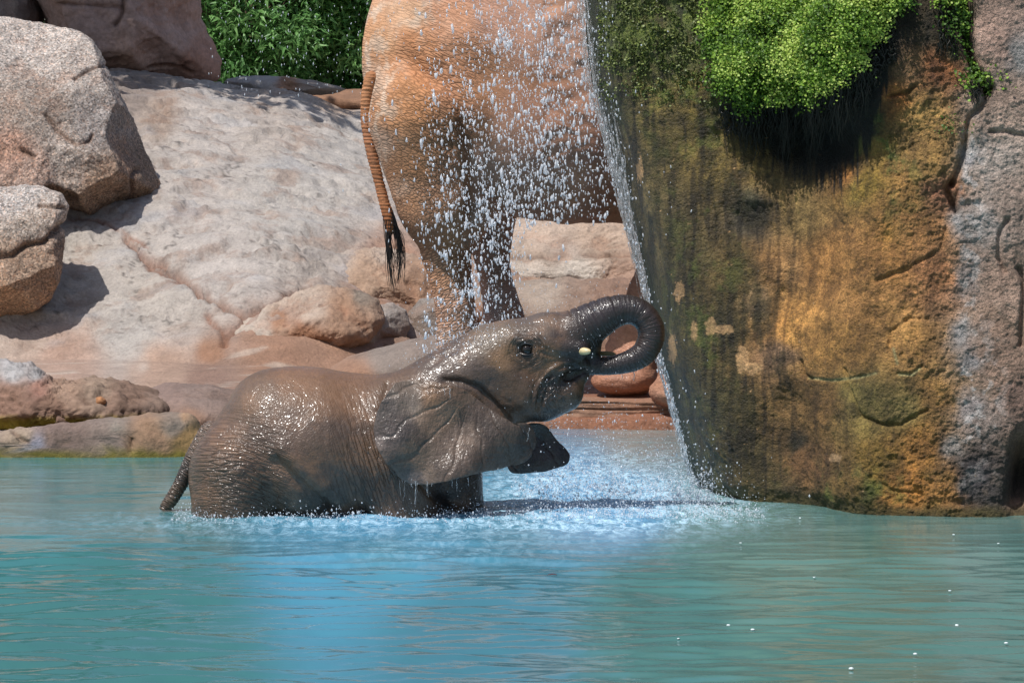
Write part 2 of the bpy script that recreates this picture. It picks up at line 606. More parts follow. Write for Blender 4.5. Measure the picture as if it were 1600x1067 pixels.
# layered edge of the bank by the water on the right
def bank_ledge():
    n, m = 900, 130
    xs = np.linspace(-1.2, 3.4, n)
    prof = np.linspace(0, 1, m)
    U, T = np.meshgrid(xs, prof, indexing='ij')
    zz = np.where(T < .6, -.4 + (T / .6) * .57, .17)
    yy = 24.92 + np.where(T < .6, .05 * (T / .6), .05 + (T - .6) / .4 * .9)
    q = np.stack([U * 1.5, zz * 14, 0 * U], -1)
    lay = fbm(np.stack([U * .8, zz * 26 + .5 * np.sin(U), 0 * U], -1), 4, .6)
    f = T < .6
    yy = yy - f * .05 * lay + f * .04 * fbm(np.stack([U * 2, zz * 3, 0 * U], -1), 4)
    for k, z0 in enumerate((.045, .085, .125)):
        j = z0 + .006 * np.sin(U * 3 + k)
        yy = yy + f * .03 * np.exp(-((zz - j) / .004) ** 2) * smooth(-.3, .1, noise(np.stack([U * 2, 0 * U + k * 7, 0 * U], -1)))
    zz = zz + (~f) * .01 * fbm(q, 3)
    c = paint(U, zz, [(0, .16, .05, (166, 130, 108)), (0, .1, .04, (156, 116, 94)), (0, 0, .03, (110, 90, 55)), (1, .14, .05, (164, 122, 98))], .8)
    alg = smooth(.05, .01, zz)[..., None]
    c = c * (1 - alg) + alg * lin((104, 92, 44)) * .7
    return mesh_obj('bank_edge', np.stack([U, yy, zz], -1), grid_faces(n, m), M_BROWN, cols=c, kind='structure')
bank_ledge()

# ------------------------------------------------------------------ the water
wx_ = axis([(-60, -12, 6), (-12, -4, .2), (-4, 4, .020), (4, 12, .2), (12, 60, 6)])
wy_ = axis([(-20, 8, 2), (8, 13.4, .08), (13.4, 18, .016), (18, 25.2, .022), (25.2, 26.4, .2)])
X, Y = np.meshgrid(wx_, wy_, indexing='ij')
Q = np.stack([X, Y, 0 * X], -1)
px, py = proj(np.stack([X, Y, 0 * X], -1))
near = 1 - smooth(17.2, 19.6, Y)
leftness = 1 - .55 * smooth(-.5, 1.2, X)
w = .022 * fbm(Q * np.array([.75, 1.5, 1]), 3) * leftness * (.35 + near)
lw = near * (1 - .45 * smooth(-.8, .8, X))
w = w + .034 * fbm(Q * np.array([.9, 4.2, 1]) + 8, 3, .5) * (.12 + lw)
w = w + .026 * fbm(Q * np.array([1.6, 6.5, 1]) + 18, 2, .5) * (.10 + lw)
w = w + .005 * fbm(Q * np.array([4, 8, 1]) + 28, 2, .6, ridged=True) * (.15 + near * leftness)
w = w + .0022 * fbm(Q * np.array([7, 12, 1]) + 3, 3, .6)
splash = gauss(X, Y, .40, 20.9, .75, 1.1) + .8 * gauss(X, Y, -.3, 19.6, 1.3, .35) + .5 * gauss(X, Y, .9, 19.9, .6, .5)
splash = np.clip(splash, 0, 1.2)
w = w + splash * (.034 * fbm(Q * 5, 5, .68) + .014 * fbm(Q * 20 + 4, 3, .7, ridged=True))
ring = np.hypot((X + .3) / 1.7, (Y - 20.1))
w = w + .004 * np.sin(ring * 19 + 2 * fbm(Q, 2)) * np.exp(-np.maximum(ring - .4, 0) * 1.1) * (1 - smooth(21.5, 22.5, Y))
band = gauss(px, py, 620, 818, 420, 22) + .8 * gauss(px, py, 960, 800, 170, 30)
foam = np.clip(.95 * gauss(px, py, 900, 765, 150, 38) + .55 * gauss(px, py, 980, 770, 160, 60) + .75 * band + .35 * gauss(px, py, 900, 715, 130, 20)
               + .3 * gauss(px, py, 1130, 790, 80, 16) + .25 * gauss(px, py, 700, 860, 260, 20), 0, 1)
c = paint(px, py, [(100, 760, 120, (58, 128, 134)), (200, 1000, 200, (56, 112, 110)), (600, 860, 160, (68, 138, 158)), (700, 1000, 160, (58, 118, 132)),
                   (1200, 850, 160, (92, 132, 124)), (1400, 980, 200, (76, 122, 116)), (1050, 960, 120, (70, 122, 120)), (900, 765, 62, (80, 155, 205)),
                   (1000, 690, 70, (130, 152, 152)), (980, 780, 80, (76, 150, 196)), (600, 815, 150, (60, 150, 196)), (100, 720, 100, (58, 130, 130)), (1500, 840, 100, (96, 132, 126))],
          k=.86, warp=10)
c = c * .90 + .10 * c.mean(-1, keepdims=True)
mesh_obj('pool_water', np.stack([X, Y, w], -1), grid_faces(len(wx_), len(wy_))[:, ::-1].copy(), M_WATER, cols=c, attrs={'Foam': foam.ravel()}, kind='structure')

# pool bed, well under the opaque milky water
mesh_obj('pool_bed', [(-70, -25, -.95), (70, -25, -.95), (70, 24, -.95), (-70, 24, -.95)], [(0, 1, 2, 3)], M_BROWN, cols=[lin((90, 100, 90))] * 4, kind='structure')

# ------------------------------------------------------------------ boulders
def cube_sphere(n):
    a = np.linspace(-1, 1, n + 1)
    a = np.tan(a * math.pi / 4)
    U, V = np.meshgrid(a, a, indexing='ij')
    O = np.ones_like(U)
    vs, fs = [], []
    for k, f in enumerate([(O, U, V), (-O, V, U), (V, O, U), (U, -O, V), (U, V, O), (V, U, -O)]):
        vs.append(np.stack(f, -1).reshape(-1, 3))
        fs.append(grid_faces(n + 1, n + 1) + k * (n + 1) ** 2)
    v = np.concatenate(vs)
    v /= np.linalg.norm(v, axis=1, keepdims=True)
    f = np.concatenate(fs)
    key = np.round(v * 1e5).astype(np.int64)
    _, idx, inv = np.unique(key, axis=0, return_index=True, return_inverse=True)
    return v[idx], inv.ravel()[f]

def boulder(name, outline, Yc, thick, center=None, n=110, seed=1, planes=7, hmin=.62, lean=0.0, boxy=1.0, rough=.03, lump=.05, ridged=.02,
            mat=None, anchors=None, k=.8, dust=None, grooves=(), moss=None, freq=1.0, front_planes=None, warp=14, skirt=0):
    o = np.array(outline, float)
    c = np.array(center, float) if center else o.mean(0)
    n = max(14, int(n * .66))
    v, f = cube_sphere(n)
    ang = np.arctan2(o[:, 1] - c[1], o[:, 0] - c[0])
    rad = np.hypot(o[:, 0] - c[0], o[:, 1] - c[1])
    order = np.argsort(ang)
    # boundary radius: dense ray / polygon intersection
    th = np.linspace(-math.pi, math.pi, 721)
    R = np.zeros_like(th)
    closed = np.vstack([o, o[:1]])
    for (x0, y0), (x1, y1) in zip(closed[:-1], closed[1:]):
        dx, dy = x1 - x0, y1 - y0
        det = np.cos(th) * dy - np.sin(th) * dx
        det = np.where(np.abs(det) < 1e-9, 1e-9, det)
        t = ((x0 - c[0]) * dy - (y0 - c[1]) * dx) / det
        s = ((x0 - c[0]) * np.sin(th) - (y0 - c[1]) * np.cos(th)) / det
        ok = (t > 0) & (s >= -1e-6) & (s <= 1 + 1e-6)
        R = np.maximum(R, np.where(ok, t, 0))
    ker = np.ones(5) / 5
    R = np.convolve(np.concatenate([R[-3:-1], R, R[1:3]]), ker, 'valid')
    rg = np.random.default_rng(seed)
    vv = v.copy()
    ax = np.sign(v[:, 1]) * np.abs(v[:, 1]) ** boxy
    scale = np.ones(len(v))
    pl = list(front_planes or [])
    for _ in range(planes):
        nn = rg.normal(size=3)
        nn[1] = -abs(nn[1]) * .9 - .45
        nn /= np.linalg.norm(nn)
        pl.append((*nn, rg.uniform(hmin, .92)))
    for a_, b_, c_, h in pl:
        nn = np.array([a_, b_, c_])
        nn = nn / np.linalg.norm(nn)
        d = v @ nn
        scale = np.minimum(scale, np.where(d > .05, h / np.maximum(d, .05), 9))
    scale = np.minimum(scale, 1.0)
    rxy = np.hypot(v[:, 0], v[:, 2])
    t = np.arctan2(-v[:, 2], v[:, 0])
    RR = np.interp(t, th, R)
    r = rxy if boxy == 1.0 else rxy ** boxy
    r = r * scale
    qx, qy = c[0] + np.cos(t) * RR * r, c[1] + np.sin(t) * RR * r
    W = P(qx, qy, Yc)
    zc = float(P(c[0], c[1], Yc)[2])
    W[:, 1] += ax * thick * scale + lean * (W[:, 2] - zc)
    # keep the outline where it is seen although the depth moved
    dd = W[:, 1] / Yc
    W[:, 0] *= 1 + (dd - 1) * .9
    W[:, 2] = CAM_H + (W[:, 2] - CAM_H) * (1 + (dd - 1) * .9)
    N = normals(W, f)
    if (N[:, 1] * v[:, 1]).sum() < 0:
        N = -N
        f = f[:, ::-1].copy()
    q = W * freq + seed * 3.1
    d = lump * fbm(q * 1.6, 4) + rough * fbm(q * 4.5, 5, .6) + ridged * (fbm(q * 3.0 + 7, 5, .6, ridged=True) - .3)
    d += .25 * rough * fbm(q * 22, 3, .6)
    px_, py_ = proj(W)
    for pts, wd, dep in grooves:
        d -= dep * np.exp(-(seg_dist(px_ + 3 * noise(q * 8), py_ + 3 * noise(q * 8 + 5), pts) / wd) ** 2)
    W = W + N * d[:, None]
    px_, py_ = proj(W)
    col = paint(px_, py_, anchors, k, warp=warp)
    cv = smooth(.1, -.15, d / (abs(rough) + abs(lump) + 1e-6))[:, None]
    if dust is not None:
        col = col * (1 - .35 * cv) + .35 * cv * lin(dust) * k
    if moss is not None:
        z0, z1, mc = moss
        g = smooth(z1, z0, W[:, 2] + .04 * fbm(W * 9, 4))[:, None]
        col = col * (1 - g) + g * lin(mc) * .7
    for pts, wd, dep in grooves:
        g = np.exp(-(seg_dist(px_, py_, pts) / (wd * 1.2)) ** 2)[:, None] * .5
        col = col * (1 - g) + g * lin((110, 80, 60)) * .5
    return mesh_obj(name, W, f, mat or M_GRANITE, cols=col)

GR = (150, 138, 128)
Yb = ground_hit(150, 335)
o = boulder('boulder', [(-110, 60), (-60, 22), (0, 28), (60, 38), (125, 52), (143, 68), (175, 125), (200, 178), (235, 245), (258, 288), (262, 308), (240, 322), (190, 333), (145, 337), (105, 327), (40, 345), (-60, 350), (-120, 250)],
            Yb + .36, .85, (75, 205), n=200, seed=5, planes=3, hmin=.72, lean=.50, boxy=.8, rough=.028, lump=.02, ridged=.028,
            front_planes=[(.30, -.95, .15, .72), (-.1, -.75, .66, .70), (.35, -.9, -.25, .74), (.1, -.45, -.9, .84), (-.3, -.95, -.1, .78)],
            anchors=[(60, 70, 60, (176, 166, 158)), (140, 110, 50, (160, 150, 142)), (60, 170, 60, (142, 130, 120)), (150, 190, 45, (138, 130, 125)), (20, 230, 35, (150, 120, 104)), (60, 260, 30, (158, 134, 120)),
                     (100, 240, 45, (160, 148, 138)), (210, 270, 40, (128, 108, 92)), (150, 300, 50, (146, 122, 102)), (230, 310, 25, (150, 118, 90)), (120, 280, 30, (165, 150, 138))],
            dust=(150, 118, 98), k=1.0,
            grooves=[([(118, 122), (135, 112), (160, 104)], 3, .035), ([(72, 180), (90, 205), (120, 228), (140, 222), (145, 212)], 3, .03), ([(75, 292), (100, 300), (118, 308)], 5, .05), ([(205, 300), (208, 270), (215, 265)], 3, .03), ([(35, 235), (50, 245)], 4, .04)])
tag(o, 'large speckled grey granite boulder with a slanting right side, on the slope at upper left', 'boulder')
Yb = ground_hit(40, 500)
o = boulder('boulder', [(-110, 300), (-60, 288), (0, 293), (60, 293), (95, 303), (107, 322), (98, 350), (98, 395), (90, 440), (78, 468), (42, 490), (0, 509), (-60, 512), (-120, 420)],
            Yb + .14, .45, (10, 395), n=150, seed=9, planes=3, hmin=.72, lean=.32, boxy=.7, rough=.022, lump=.02, ridged=.025,
            front_planes=[(.35, -.9, .1, .76), (.1, -.75, .65, .78), (.4, -.7, -.6, .82)],
            anchors=[(30, 310, 40, (180, 172, 166)), (40, 350, 40, (165, 152, 140)), (30, 410, 50, (160, 136, 116)), (70, 440, 30, (150, 120, 96)), (20, 470, 40, (168, 136, 108)), (92, 390, 15, (128, 105, 88))],
            dust=(150, 124, 104), k=.98, grooves=[([(0, 402), (20, 398), (40, 385), (70, 378), (96, 352)], 4, .05), ([(62, 322), (85, 322), (100, 325)], 3, .03)])
tag(o, 'smaller speckled granite boulder at the left edge, below the large one, above a dark shadow', 'boulder')

SHD = [(100, 40, 80, (128, 106, 98)), (250, 50, 60, (136, 112, 102)), (310, 100, 40, (132, 100, 86)), (30, 20, 60, (116, 104, 100)), (200, 90, 40, (140, 112, 98))]
o = boulder('rock_outcrop', [(60, 30), (58, -60), (120, -160), (250, -170), (300, -60), (312, 0), (314, 30), (325, 65), (338, 98), (338, 122), (300, 126), (200, 118), (120, 112), (62, 90)],
            35.4, 1.1, (200, 20), n=120, seed=12, planes=5, hmin=.7, mat=M_BROWN, rough=.05, lump=.10, ridged=.02, anchors=SHD, k=1.85, dust=(110, 80, 66),
            grooves=[([(190, -20), (192, 20), (180, 40)], 3, .06), ([(230, 105), (260, 100), (300, 112)], 3, .05), ([(90, 5), (140, 8), (190, 10)], 2.5, .05)])
tag(o, 'tall rounded brown rock in tree shade beside the green shrubs', 'rock')
o = boulder('rock_outcrop', [(-200, -100), (-50, -150), (50, -80), (68, 0), (66, 30), (62, 100), (0, 110), (-220, 110)],
            35.9, .9, (-60, 0), n=70, seed=14, planes=5, hmin=.7, mat=M_BROWN, rough=.05, lump=.08, ridged=.03, anchors=SHD, k=1.6, dust=(110, 80, 66))
tag(o, 'dark grey-brown rock in shade at the top left corner, left of the narrow cleft', 'rock')
o = boulder('rock', [(350, 127), (372, 121), (420, 120), (455, 122), (480, 127), (520, 133), (545, 141), (500, 148), (420, 146), (365, 140)], 36.6, .45, (440, 134), n=60, seed=16, planes=4,
            mat=M_SLOPE, rough=.02, lump=.03, ridged=.02, anchors=[(400, 128, 30, (178, 172, 168)), (450, 132, 14, (160, 122, 96)), (500, 135, 30, (166, 150, 138))], k=.85)
tag(o, 'low flat grey rock behind the crest of the slope, in front of the green shrubs', 'rock')
# brown strip of earth bank behind the crest
o = boulder('earth_ridge', [(430, 146), (480, 141), (560, 139), (700, 138), (900, 140), (900, 200), (560, 190), (450, 178)], 38.4, .9, (600, 165), n=50, seed=18, planes=0,
            mat=M_BROWN, rough=.02, lump=.03, ridged=.0, anchors=[(600, 145, 90, (150, 112, 86))], k=.8)
tag(o, 'low brown ridge of earth behind the slope, left of the adult elephant', 'earth ridge')

# the lower rocks at the foot of the slope
def low_rock(name, outline, Yc, thick, label, anchors, **kw):
    kw.setdefault('mat', M_SLOPE)
    if kw.pop('fit', True):
        c = kw.get('center') or tuple(np.mean(np.array(outline), 0))
        Yc = ground_hit(*c) + kw.pop('dy', 0) + .12
    else:
        kw.pop('dy', 0)
    o = boulder(name, outline, Yc, thick, anchors=anchors, **kw)
    return tag(o, label, 'rock')

low_rock('rock', [(366, 520), (385, 500), (420, 480), (460, 462), (500, 452), (545, 455), (590, 470), (600, 500), (575, 530), (520, 545), (460, 552), (400, 553), (372, 540)], 28.0, .34,
         'pale cream rock with a rusty hollow face where the two cracks meet', [(400, 510, 30, (196, 180, 165)), (470, 480, 40, (192, 172, 155)), (440, 500, 20, (178, 140, 112)), (480, 530, 35, (160, 114, 84)), (540, 480, 30, (172, 136, 110)), (560, 460, 20, (150, 135, 120))],
         n=110, seed=21, planes=4, hmin=.75, lean=1.2, rough=.05, lump=.06, ridged=.035, center=(480, 505), k=.82, dust=(150, 96, 66))
low_rock('rock', [(515, 530), (520, 505), (545, 488), (580, 478), (615, 472), (635, 485), (642, 510), (635, 530), (600, 545), (560, 550), (525, 548)], 27.6, .35,
         'rounded white-grey rock left of the near hind leg of the adult elephant', [(560, 505, 30, (192, 182, 172)), (610, 490, 25, (178, 168, 160)), (610, 530, 20, (140, 112, 96)), (550, 530, 20, (165, 140, 120))],
         n=70, seed=23, planes=3, lean=.5, rough=.03, lump=.04, ridged=.01, center=(580, 512), k=.8, dust=(140, 110, 90))
low_rock('rock', [(455, 440), (480, 420), (500, 402), (550, 390), (600, 388), (640, 400), (700, 410), (720, 440), (730, 515), (640, 520), (560, 500), (500, 480), (462, 460)], 28.9, .36,
         'sandy brown block of rock with a rough front, behind the adult elephant\'s tail hair', [(520, 400, 30, (184, 170, 158)), (600, 400, 30, (180, 160, 144)), (500, 435, 30, (184, 156, 134)), (580, 435, 40, (180, 150, 126)), (650, 440, 30, (172, 136, 110))],
         n=110, seed=25, planes=3, dy=.1, lean=1.1, rough=.06, lump=.05, ridged=.03, center=(590, 430), k=.85, dust=(150, 100, 70))
low_rock('rock', [(630, 530), (636, 490), (660, 470), (720, 465), (760, 480), (770, 530), (740, 560), (650, 560)], 27.4, .4,
         'grey mottled rock just behind the hind legs of the adult elephant', [(660, 490, 30, (150, 140, 132)), (650, 520, 30, (150, 135, 124)), (740, 510, 30, (170, 130, 104))],
         n=60, seed=27, planes=3, lean=.3, rough=.04, lump=.04, ridged=.02, k=.8, dust=(150, 110, 80))
low_rock('rock_slab', [(505, 582), (540, 562), (590, 545), (640, 530), (700, 518), (770, 520), (800, 560), (790, 600), (700, 620), (560, 612), (515, 598)], 26.2, .5,
         'smooth low grey slab lying behind the back of the young elephant', [(600, 560, 50, (152, 138, 128)), (680, 545, 40, (148, 132, 122)), (560, 585, 40, (166, 128, 104))],
         n=80, seed=29, planes=0, fit=False, lean=.9, rough=.015, lump=.03, ridged=.008, center=(650, 570), k=.8)
# layered pale sandstone under the belly of the adult
low_rock('rock_shelf', [(700, 380), (740, 352), (820, 346), (900, 345), (1010, 335), (1150, 330), (1300, 360), (1300, 440), (1100, 455), (900, 452), (760, 450), (705, 430)], 29.3, .5,
         'pale banded rock shelf seen under the belly of the adult elephant', [(850, 365, 40, (190, 168, 150)), (930, 370, 40, (184, 160, 140)), (880, 395, 25, (170, 152, 138)), (900, 425, 30, (204, 192, 178)), (830, 430, 30, (196, 182, 168)), (980, 440, 30, (166, 136, 116))],
         n=130, seed=31, planes=0, boxy=.8, lean=1.1, rough=.05, lump=.03, ridged=.045, center=(950, 395), k=.9, dust=(150, 104, 76), grooves=[([(700, 402), (820, 405), (1000, 398)], 3, .04), ([(800, 445), (1000, 448)], 3, .04)])
low_rock('rock_shelf', [(700, 470), (760, 445), (850, 440), (960, 440), (1100, 440), (1250, 460), (1250, 560), (1000, 575), (800, 570), (710, 540)], 28.0, .45,
         'wet brown rock shelf behind the head of the young elephant', [(850, 465, 30, (180, 162, 146)), (900, 480, 30, (164, 138, 120)), (860, 510, 40, (154, 130, 114)), (960, 480, 40, (158, 126, 106)), (900, 540, 40, (156, 122, 100))],
         n=110, seed=33, planes=0, boxy=.8, lean=1.3, rough=.045, lump=.03, ridged=.03, center=(950, 505), k=.75, dust=(140, 100, 76))

# conglomerate and ledge stone by the water on the left
og = boulder('conglomerate_rock', [(-80, 575), (-30, 565), (0, 567), (50, 574), (82, 592), (120, 598), (165, 595), (200, 600), (235, 615), (265, 640), (250, 668), (180, 672), (100, 674), (0, 676), (-90, 676)],
             23.95, .45, (80, 635), n=150, seed=41, planes=2, hmin=.8, lean=.7, mat=M_BROWN, rough=.045, lump=.05, ridged=.045, freq=1.7,
             anchors=[(20, 578, 26, (178, 174, 172)), (55, 585, 14, (170, 166, 164)), (20, 620, 40, (140, 108, 90)), (60, 610, 20, (150, 112, 96)), (110, 615, 30, (160, 132, 112)), (80, 640, 30, (134, 104, 86)), (150, 610, 30, (150, 128, 110)),
                      (200, 630, 40, (132, 106, 90)), (250, 640, 40, (130, 108, 94))], k=.85, dust=(110, 76, 58), moss=(.16, .22, (150, 128, 34)), warp=8)
tag(og, 'rough brown conglomerate rock with yellow algae at its foot, behind the ledge stone', 'rock')
pb = boulder('pebble', [(147, 628), (150, 621), (158, 619), (165, 624), (166, 630), (160, 634), (151, 634)], 23.60, .05, n=16, seed=42, planes=0, mat=M_BROWN, rough=.002, lump=.003, ridged=0, anchors=[(156, 626, 9, (176, 124, 84))], k=.9)
part(pb, og)
o = boulder('rock', [(75, 662), (80, 650), (92, 644), (104, 650), (112, 662), (100, 668), (82, 668)], 23.55, .08, n=30, seed=43, planes=2, mat=M_BROWN, rough=.006, lump=.008, ridged=.0, anchors=[(90, 650, 20, (128, 100, 84))], k=.8, moss=(.14, .17, (120, 104, 40)))
tag(o, 'small brown stone at the foot of the conglomerate rock', 'rock')
low_rock('rock', [(215, 640), (225, 612), (260, 600), (330, 602), (400, 615), (430, 650), (400, 680), (300, 690), (225, 668)], 24.2, .5,
         'smooth dark grey-brown rock sloping down behind the rump of the young elephant', [(260, 615, 30, (140, 118, 108)), (310, 620, 40, (142, 122, 112)), (300, 650, 30, (150, 118, 98))],
         n=80, seed=45, planes=0, fit=False, lean=1.0, rough=.02, lump=.03, ridged=.01, mat=M_BROWN, k=.8, dust=(110, 84, 68), center=(320, 645))
o = boulder('ledge_stone', [(-160, 678), (-40, 680), (0, 678), (22, 673), (60, 669), (120, 664), (200, 657), (260, 650), (292, 647), (305, 654), (318, 680), (320, 740), (200, 745), (0, 745), (-160, 745)],
            23.22, .30, (100, 708), n=170, seed=47, planes=0, boxy=.38, lean=.25, rough=.022, lump=.04, ridged=.02, mat=M_BROWN,
            anchors=[(30, 685, 18, (165, 145, 125)), (100, 690, 40, (128, 108, 98)), (60, 700, 18, (150, 148, 160)), (170, 680, 40, (132, 116, 106)), (230, 690, 40, (156, 124, 98)), (270, 660, 25, (140, 125, 112)), (285, 648, 10, (180, 146, 116)), (290, 690, 30, (150, 120, 76)), (180, 668, 20, (150, 140, 128))],
            k=.85, dust=(110, 84, 60), moss=(.005, .065, (122, 112, 36)), grooves=[([(5, 700), (28, 704)], 3, .015), ([(200, 700), (205, 685)], 3, .03), ([(20, 676), (45, 690)], 3, .015)])
tag(o, 'long low grey-brown ledge stone with a fringe of algae along the waterline', 'ledge stone')

# ------------------------------------------------------------------ the waterfall cliff
LPY = [-400, -100, 0, 60, 130, 250, 340, 430, 560, 680, 775, 860]
LPX = [880, 908, 918, 925, 932, 961, 981, 1004, 1031, 1063, 1091, 1112]

def cliff():
    nz = 620
    zs = np.concatenate([np.linspace(-.6, -.08, 14), np.linspace(-.06, 2.75, nz), np.linspace(2.8, 4.4, 50)])
    ncol = 820
    rows = []
    for z in zs:
        pyr = 140 + (CAM_H - z) * FOC / 21.3 * 1.0
        L = (np.interp(pyr, LPY, LPX) - 800) / (FOC / 21.3)
        lean = .10 * max(z, 0)
        under = .10 * math.exp(-(z / .12) ** 2)
        ctrl = [(L + 1.6, 24.0), (L + .7, 23.4), (L + .15, 22.5), (L - .0, 21.6 + lean * .3), (L + .07, 20.85 + lean * .6), (L + .22, 20.45 + lean), ((1250 - 800) / 298, 20.24 + lean + .05),
                ((1340 - 800) / 302, 19.86 + lean), ((1440 - 800) / 303, 19.77 + lean), (2.45, 19.74 + lean), (2.9, 19.70 + lean), (3.6, 19.55 + lean), (4.6, 19.6 + lean), (6.0, 20.6), (6.6, 22.5), (6.8, 25)]
        rows.append(ctrl)
    rows = np.array(rows)                           # (nrow, nctrl, 2)
    # resample: dense where it is seen
    nct = rows.shape[1]
    wseg = np.array([5, 7, 18, 30, 46, 80, 82, 84, 76, 84, 54, 30, 10, 6, 5], float)
    t = np.concatenate([np.linspace(i, i + 1, int(w), endpoint=False) for i, w in enumerate(wseg)] + [[nct - 1 - 1e-6]])
    p = np.concatenate([2 * rows[:, :1] - rows[:, 1:2], rows, 2 * rows[:, -1:] - rows[:, -2:-1]], 1)
    i = t.astype(int)
    f = (t - i)[None, :, None]
    a, b, c, d = p[:, i], p[:, i + 1], p[:, i + 2], p[:, i + 3]
    XY = .5 * (2 * b + (c - a) * f + (2 * a - 5 * b + 4 * c - d) * f ** 2 + (3 * b - a - 3 * c + d) * f ** 3)
    V = np.concatenate([XY, np.broadcast_to(zs[:, None, None], XY.shape[:2] + (1,))], -1)
    n, m = V.shape[:2]
    F = grid_faces(n, m)
    N = normals(V.reshape(-1, 3), F).reshape(n, m, 3)
    if N[:, m // 2, 1].mean() > 0:
        N = -N
        F = F[:, ::-1].copy()
    px, py = proj(V)
    q = V
    wpx = px + 8 * fbm(q * 3, 3)
    wpy = py + 8 * fbm(q * 3 + 6, 3)
    D = .09 * fbm(q * 1.1 + 2, 4) + .040 * fbm(q * 3.6 + 1, 5, .6)
    left = smooth(1150, 1060, px)
    D = D * (1 - .55 * left)
    # coarse shotcrete crust, strongest at the right and the lower middle
    crust = .22 + .6 * smooth(1380, 1500, wpx) + .7 * gauss(px, py, 1420, 240, 110, 140) + .75 * gauss(px, py, 1400, 740, 160, 90) + .5 * gauss(px, py, 1425, 530, 50, 60) + .5 * gauss(px, py, 1050, 70, 110, 90)
    D = D + np.clip(crust, 0, 1.3) * ((.015 - .008 * smooth(1480, 1530, px)) * fbm(q * 11, 4, .65, ridged=True) + .012 * fbm(q * 34 + 4, 3, .65))
    D = D + (1 - left) * .006 * fbm(q * np.array([22, 22, 16]) + 8, 3)
    # modelled bulges and hollows
    for cx, cy, rx, ry, an, h in [(1255, 90, 150, 100, 0, .20), (1250, 505, 42, 34, 0, .045), (1175, 345, 45, 24, 10, -.045), (1215, 430, 30, 22, 0, .03), (1010, 60, 60, 80, 0, .05),
                                  (1270, 220, 120, 45, 0, -.14), (1420, 530, 46, 44, 0, .022), (1225, 480, 14, 40, 0, -.02), (1400, 610, 60, 42, 0, .018), (1450, 265, 45, 40, 0, .05),
                                  (1560, 500, 60, 120, 0, .03), (1598, 742, 17, 52, 6, -.30), (1420, 120, 45, 50, 0, .03), (1560, 330, 45, 60, 0, .04), (1230, 560, 25, 30, 0, .03)]:
        D = D + h * gauss(wpx, wpy, cx, cy, rx, ry, an)
    # joint between the stained face and the grey wall
    for pts, w, dep in [([(1505, -60), (1509, 0), (1513, 60), (1524, 110), (1542, 142)], 8, .15), ([(1542, 142), (1538, 165), (1515, 185), (1508, 230), (1498, 262), (1488, 285)], 5, .05), ([(1488, 285), (1478, 292), (1495, 330)], 5, .07),
                        ([(1495, 300), (1470, 390), (1420, 420), (1370, 440)], 4, .014), ([(1320, 575), (1322, 600), (1345, 650), (1378, 662), (1412, 662), (1438, 648), (1450, 642)], 3.2, .022),
                        ([(1262, 565), (1262, 585), (1275, 592)], 3, .02), ([(1388, 545), (1392, 520), (1420, 498), (1450, 500)], 4, .014), ([(1262, 590), (1300, 595), (1368, 583)], 2.5, .008), ([(1402, 583), (1420, 585), (1440, 572)], 2.5, .01),
                        ([(1575, 345), (1565, 360), (1560, 400), (1570, 425)], 4, .03), ([(1590, 420), (1598, 440), (1594, 540)], 4, .04), ([(1548, 205), (1570, 205), (1600, 212)], 3, .02), ([(1392, 150), (1420, 145), (1430, 135)], 3, .02),
                        ([(1312, 300), (1300, 330), (1310, 350)], 3, .01), ([(1382, 755), (1400, 765), (1440, 768)], 3, .012)]:
        D = D - dep * np.exp(-(seg_dist(wpx, wpy, pts) / w) ** 2)
    wallside = smooth(1500, 1530, wpx) * smooth(330, 200, wpy)
    D = D + .05 * wallside
    D = D - .04 * smooth(.10, -.02, q[..., 2] + .04 * fbm(q * 4, 3)) * (1 - .6 * left)         # undercut at the waterline
    D = D + .05 * smooth(.07, .0, q[..., 2] + .05 * fbm(q * 9 + 3, 3)) * smooth(1350, 1420, px)
    V = V + N * D[..., None]
    px, py = proj(V)
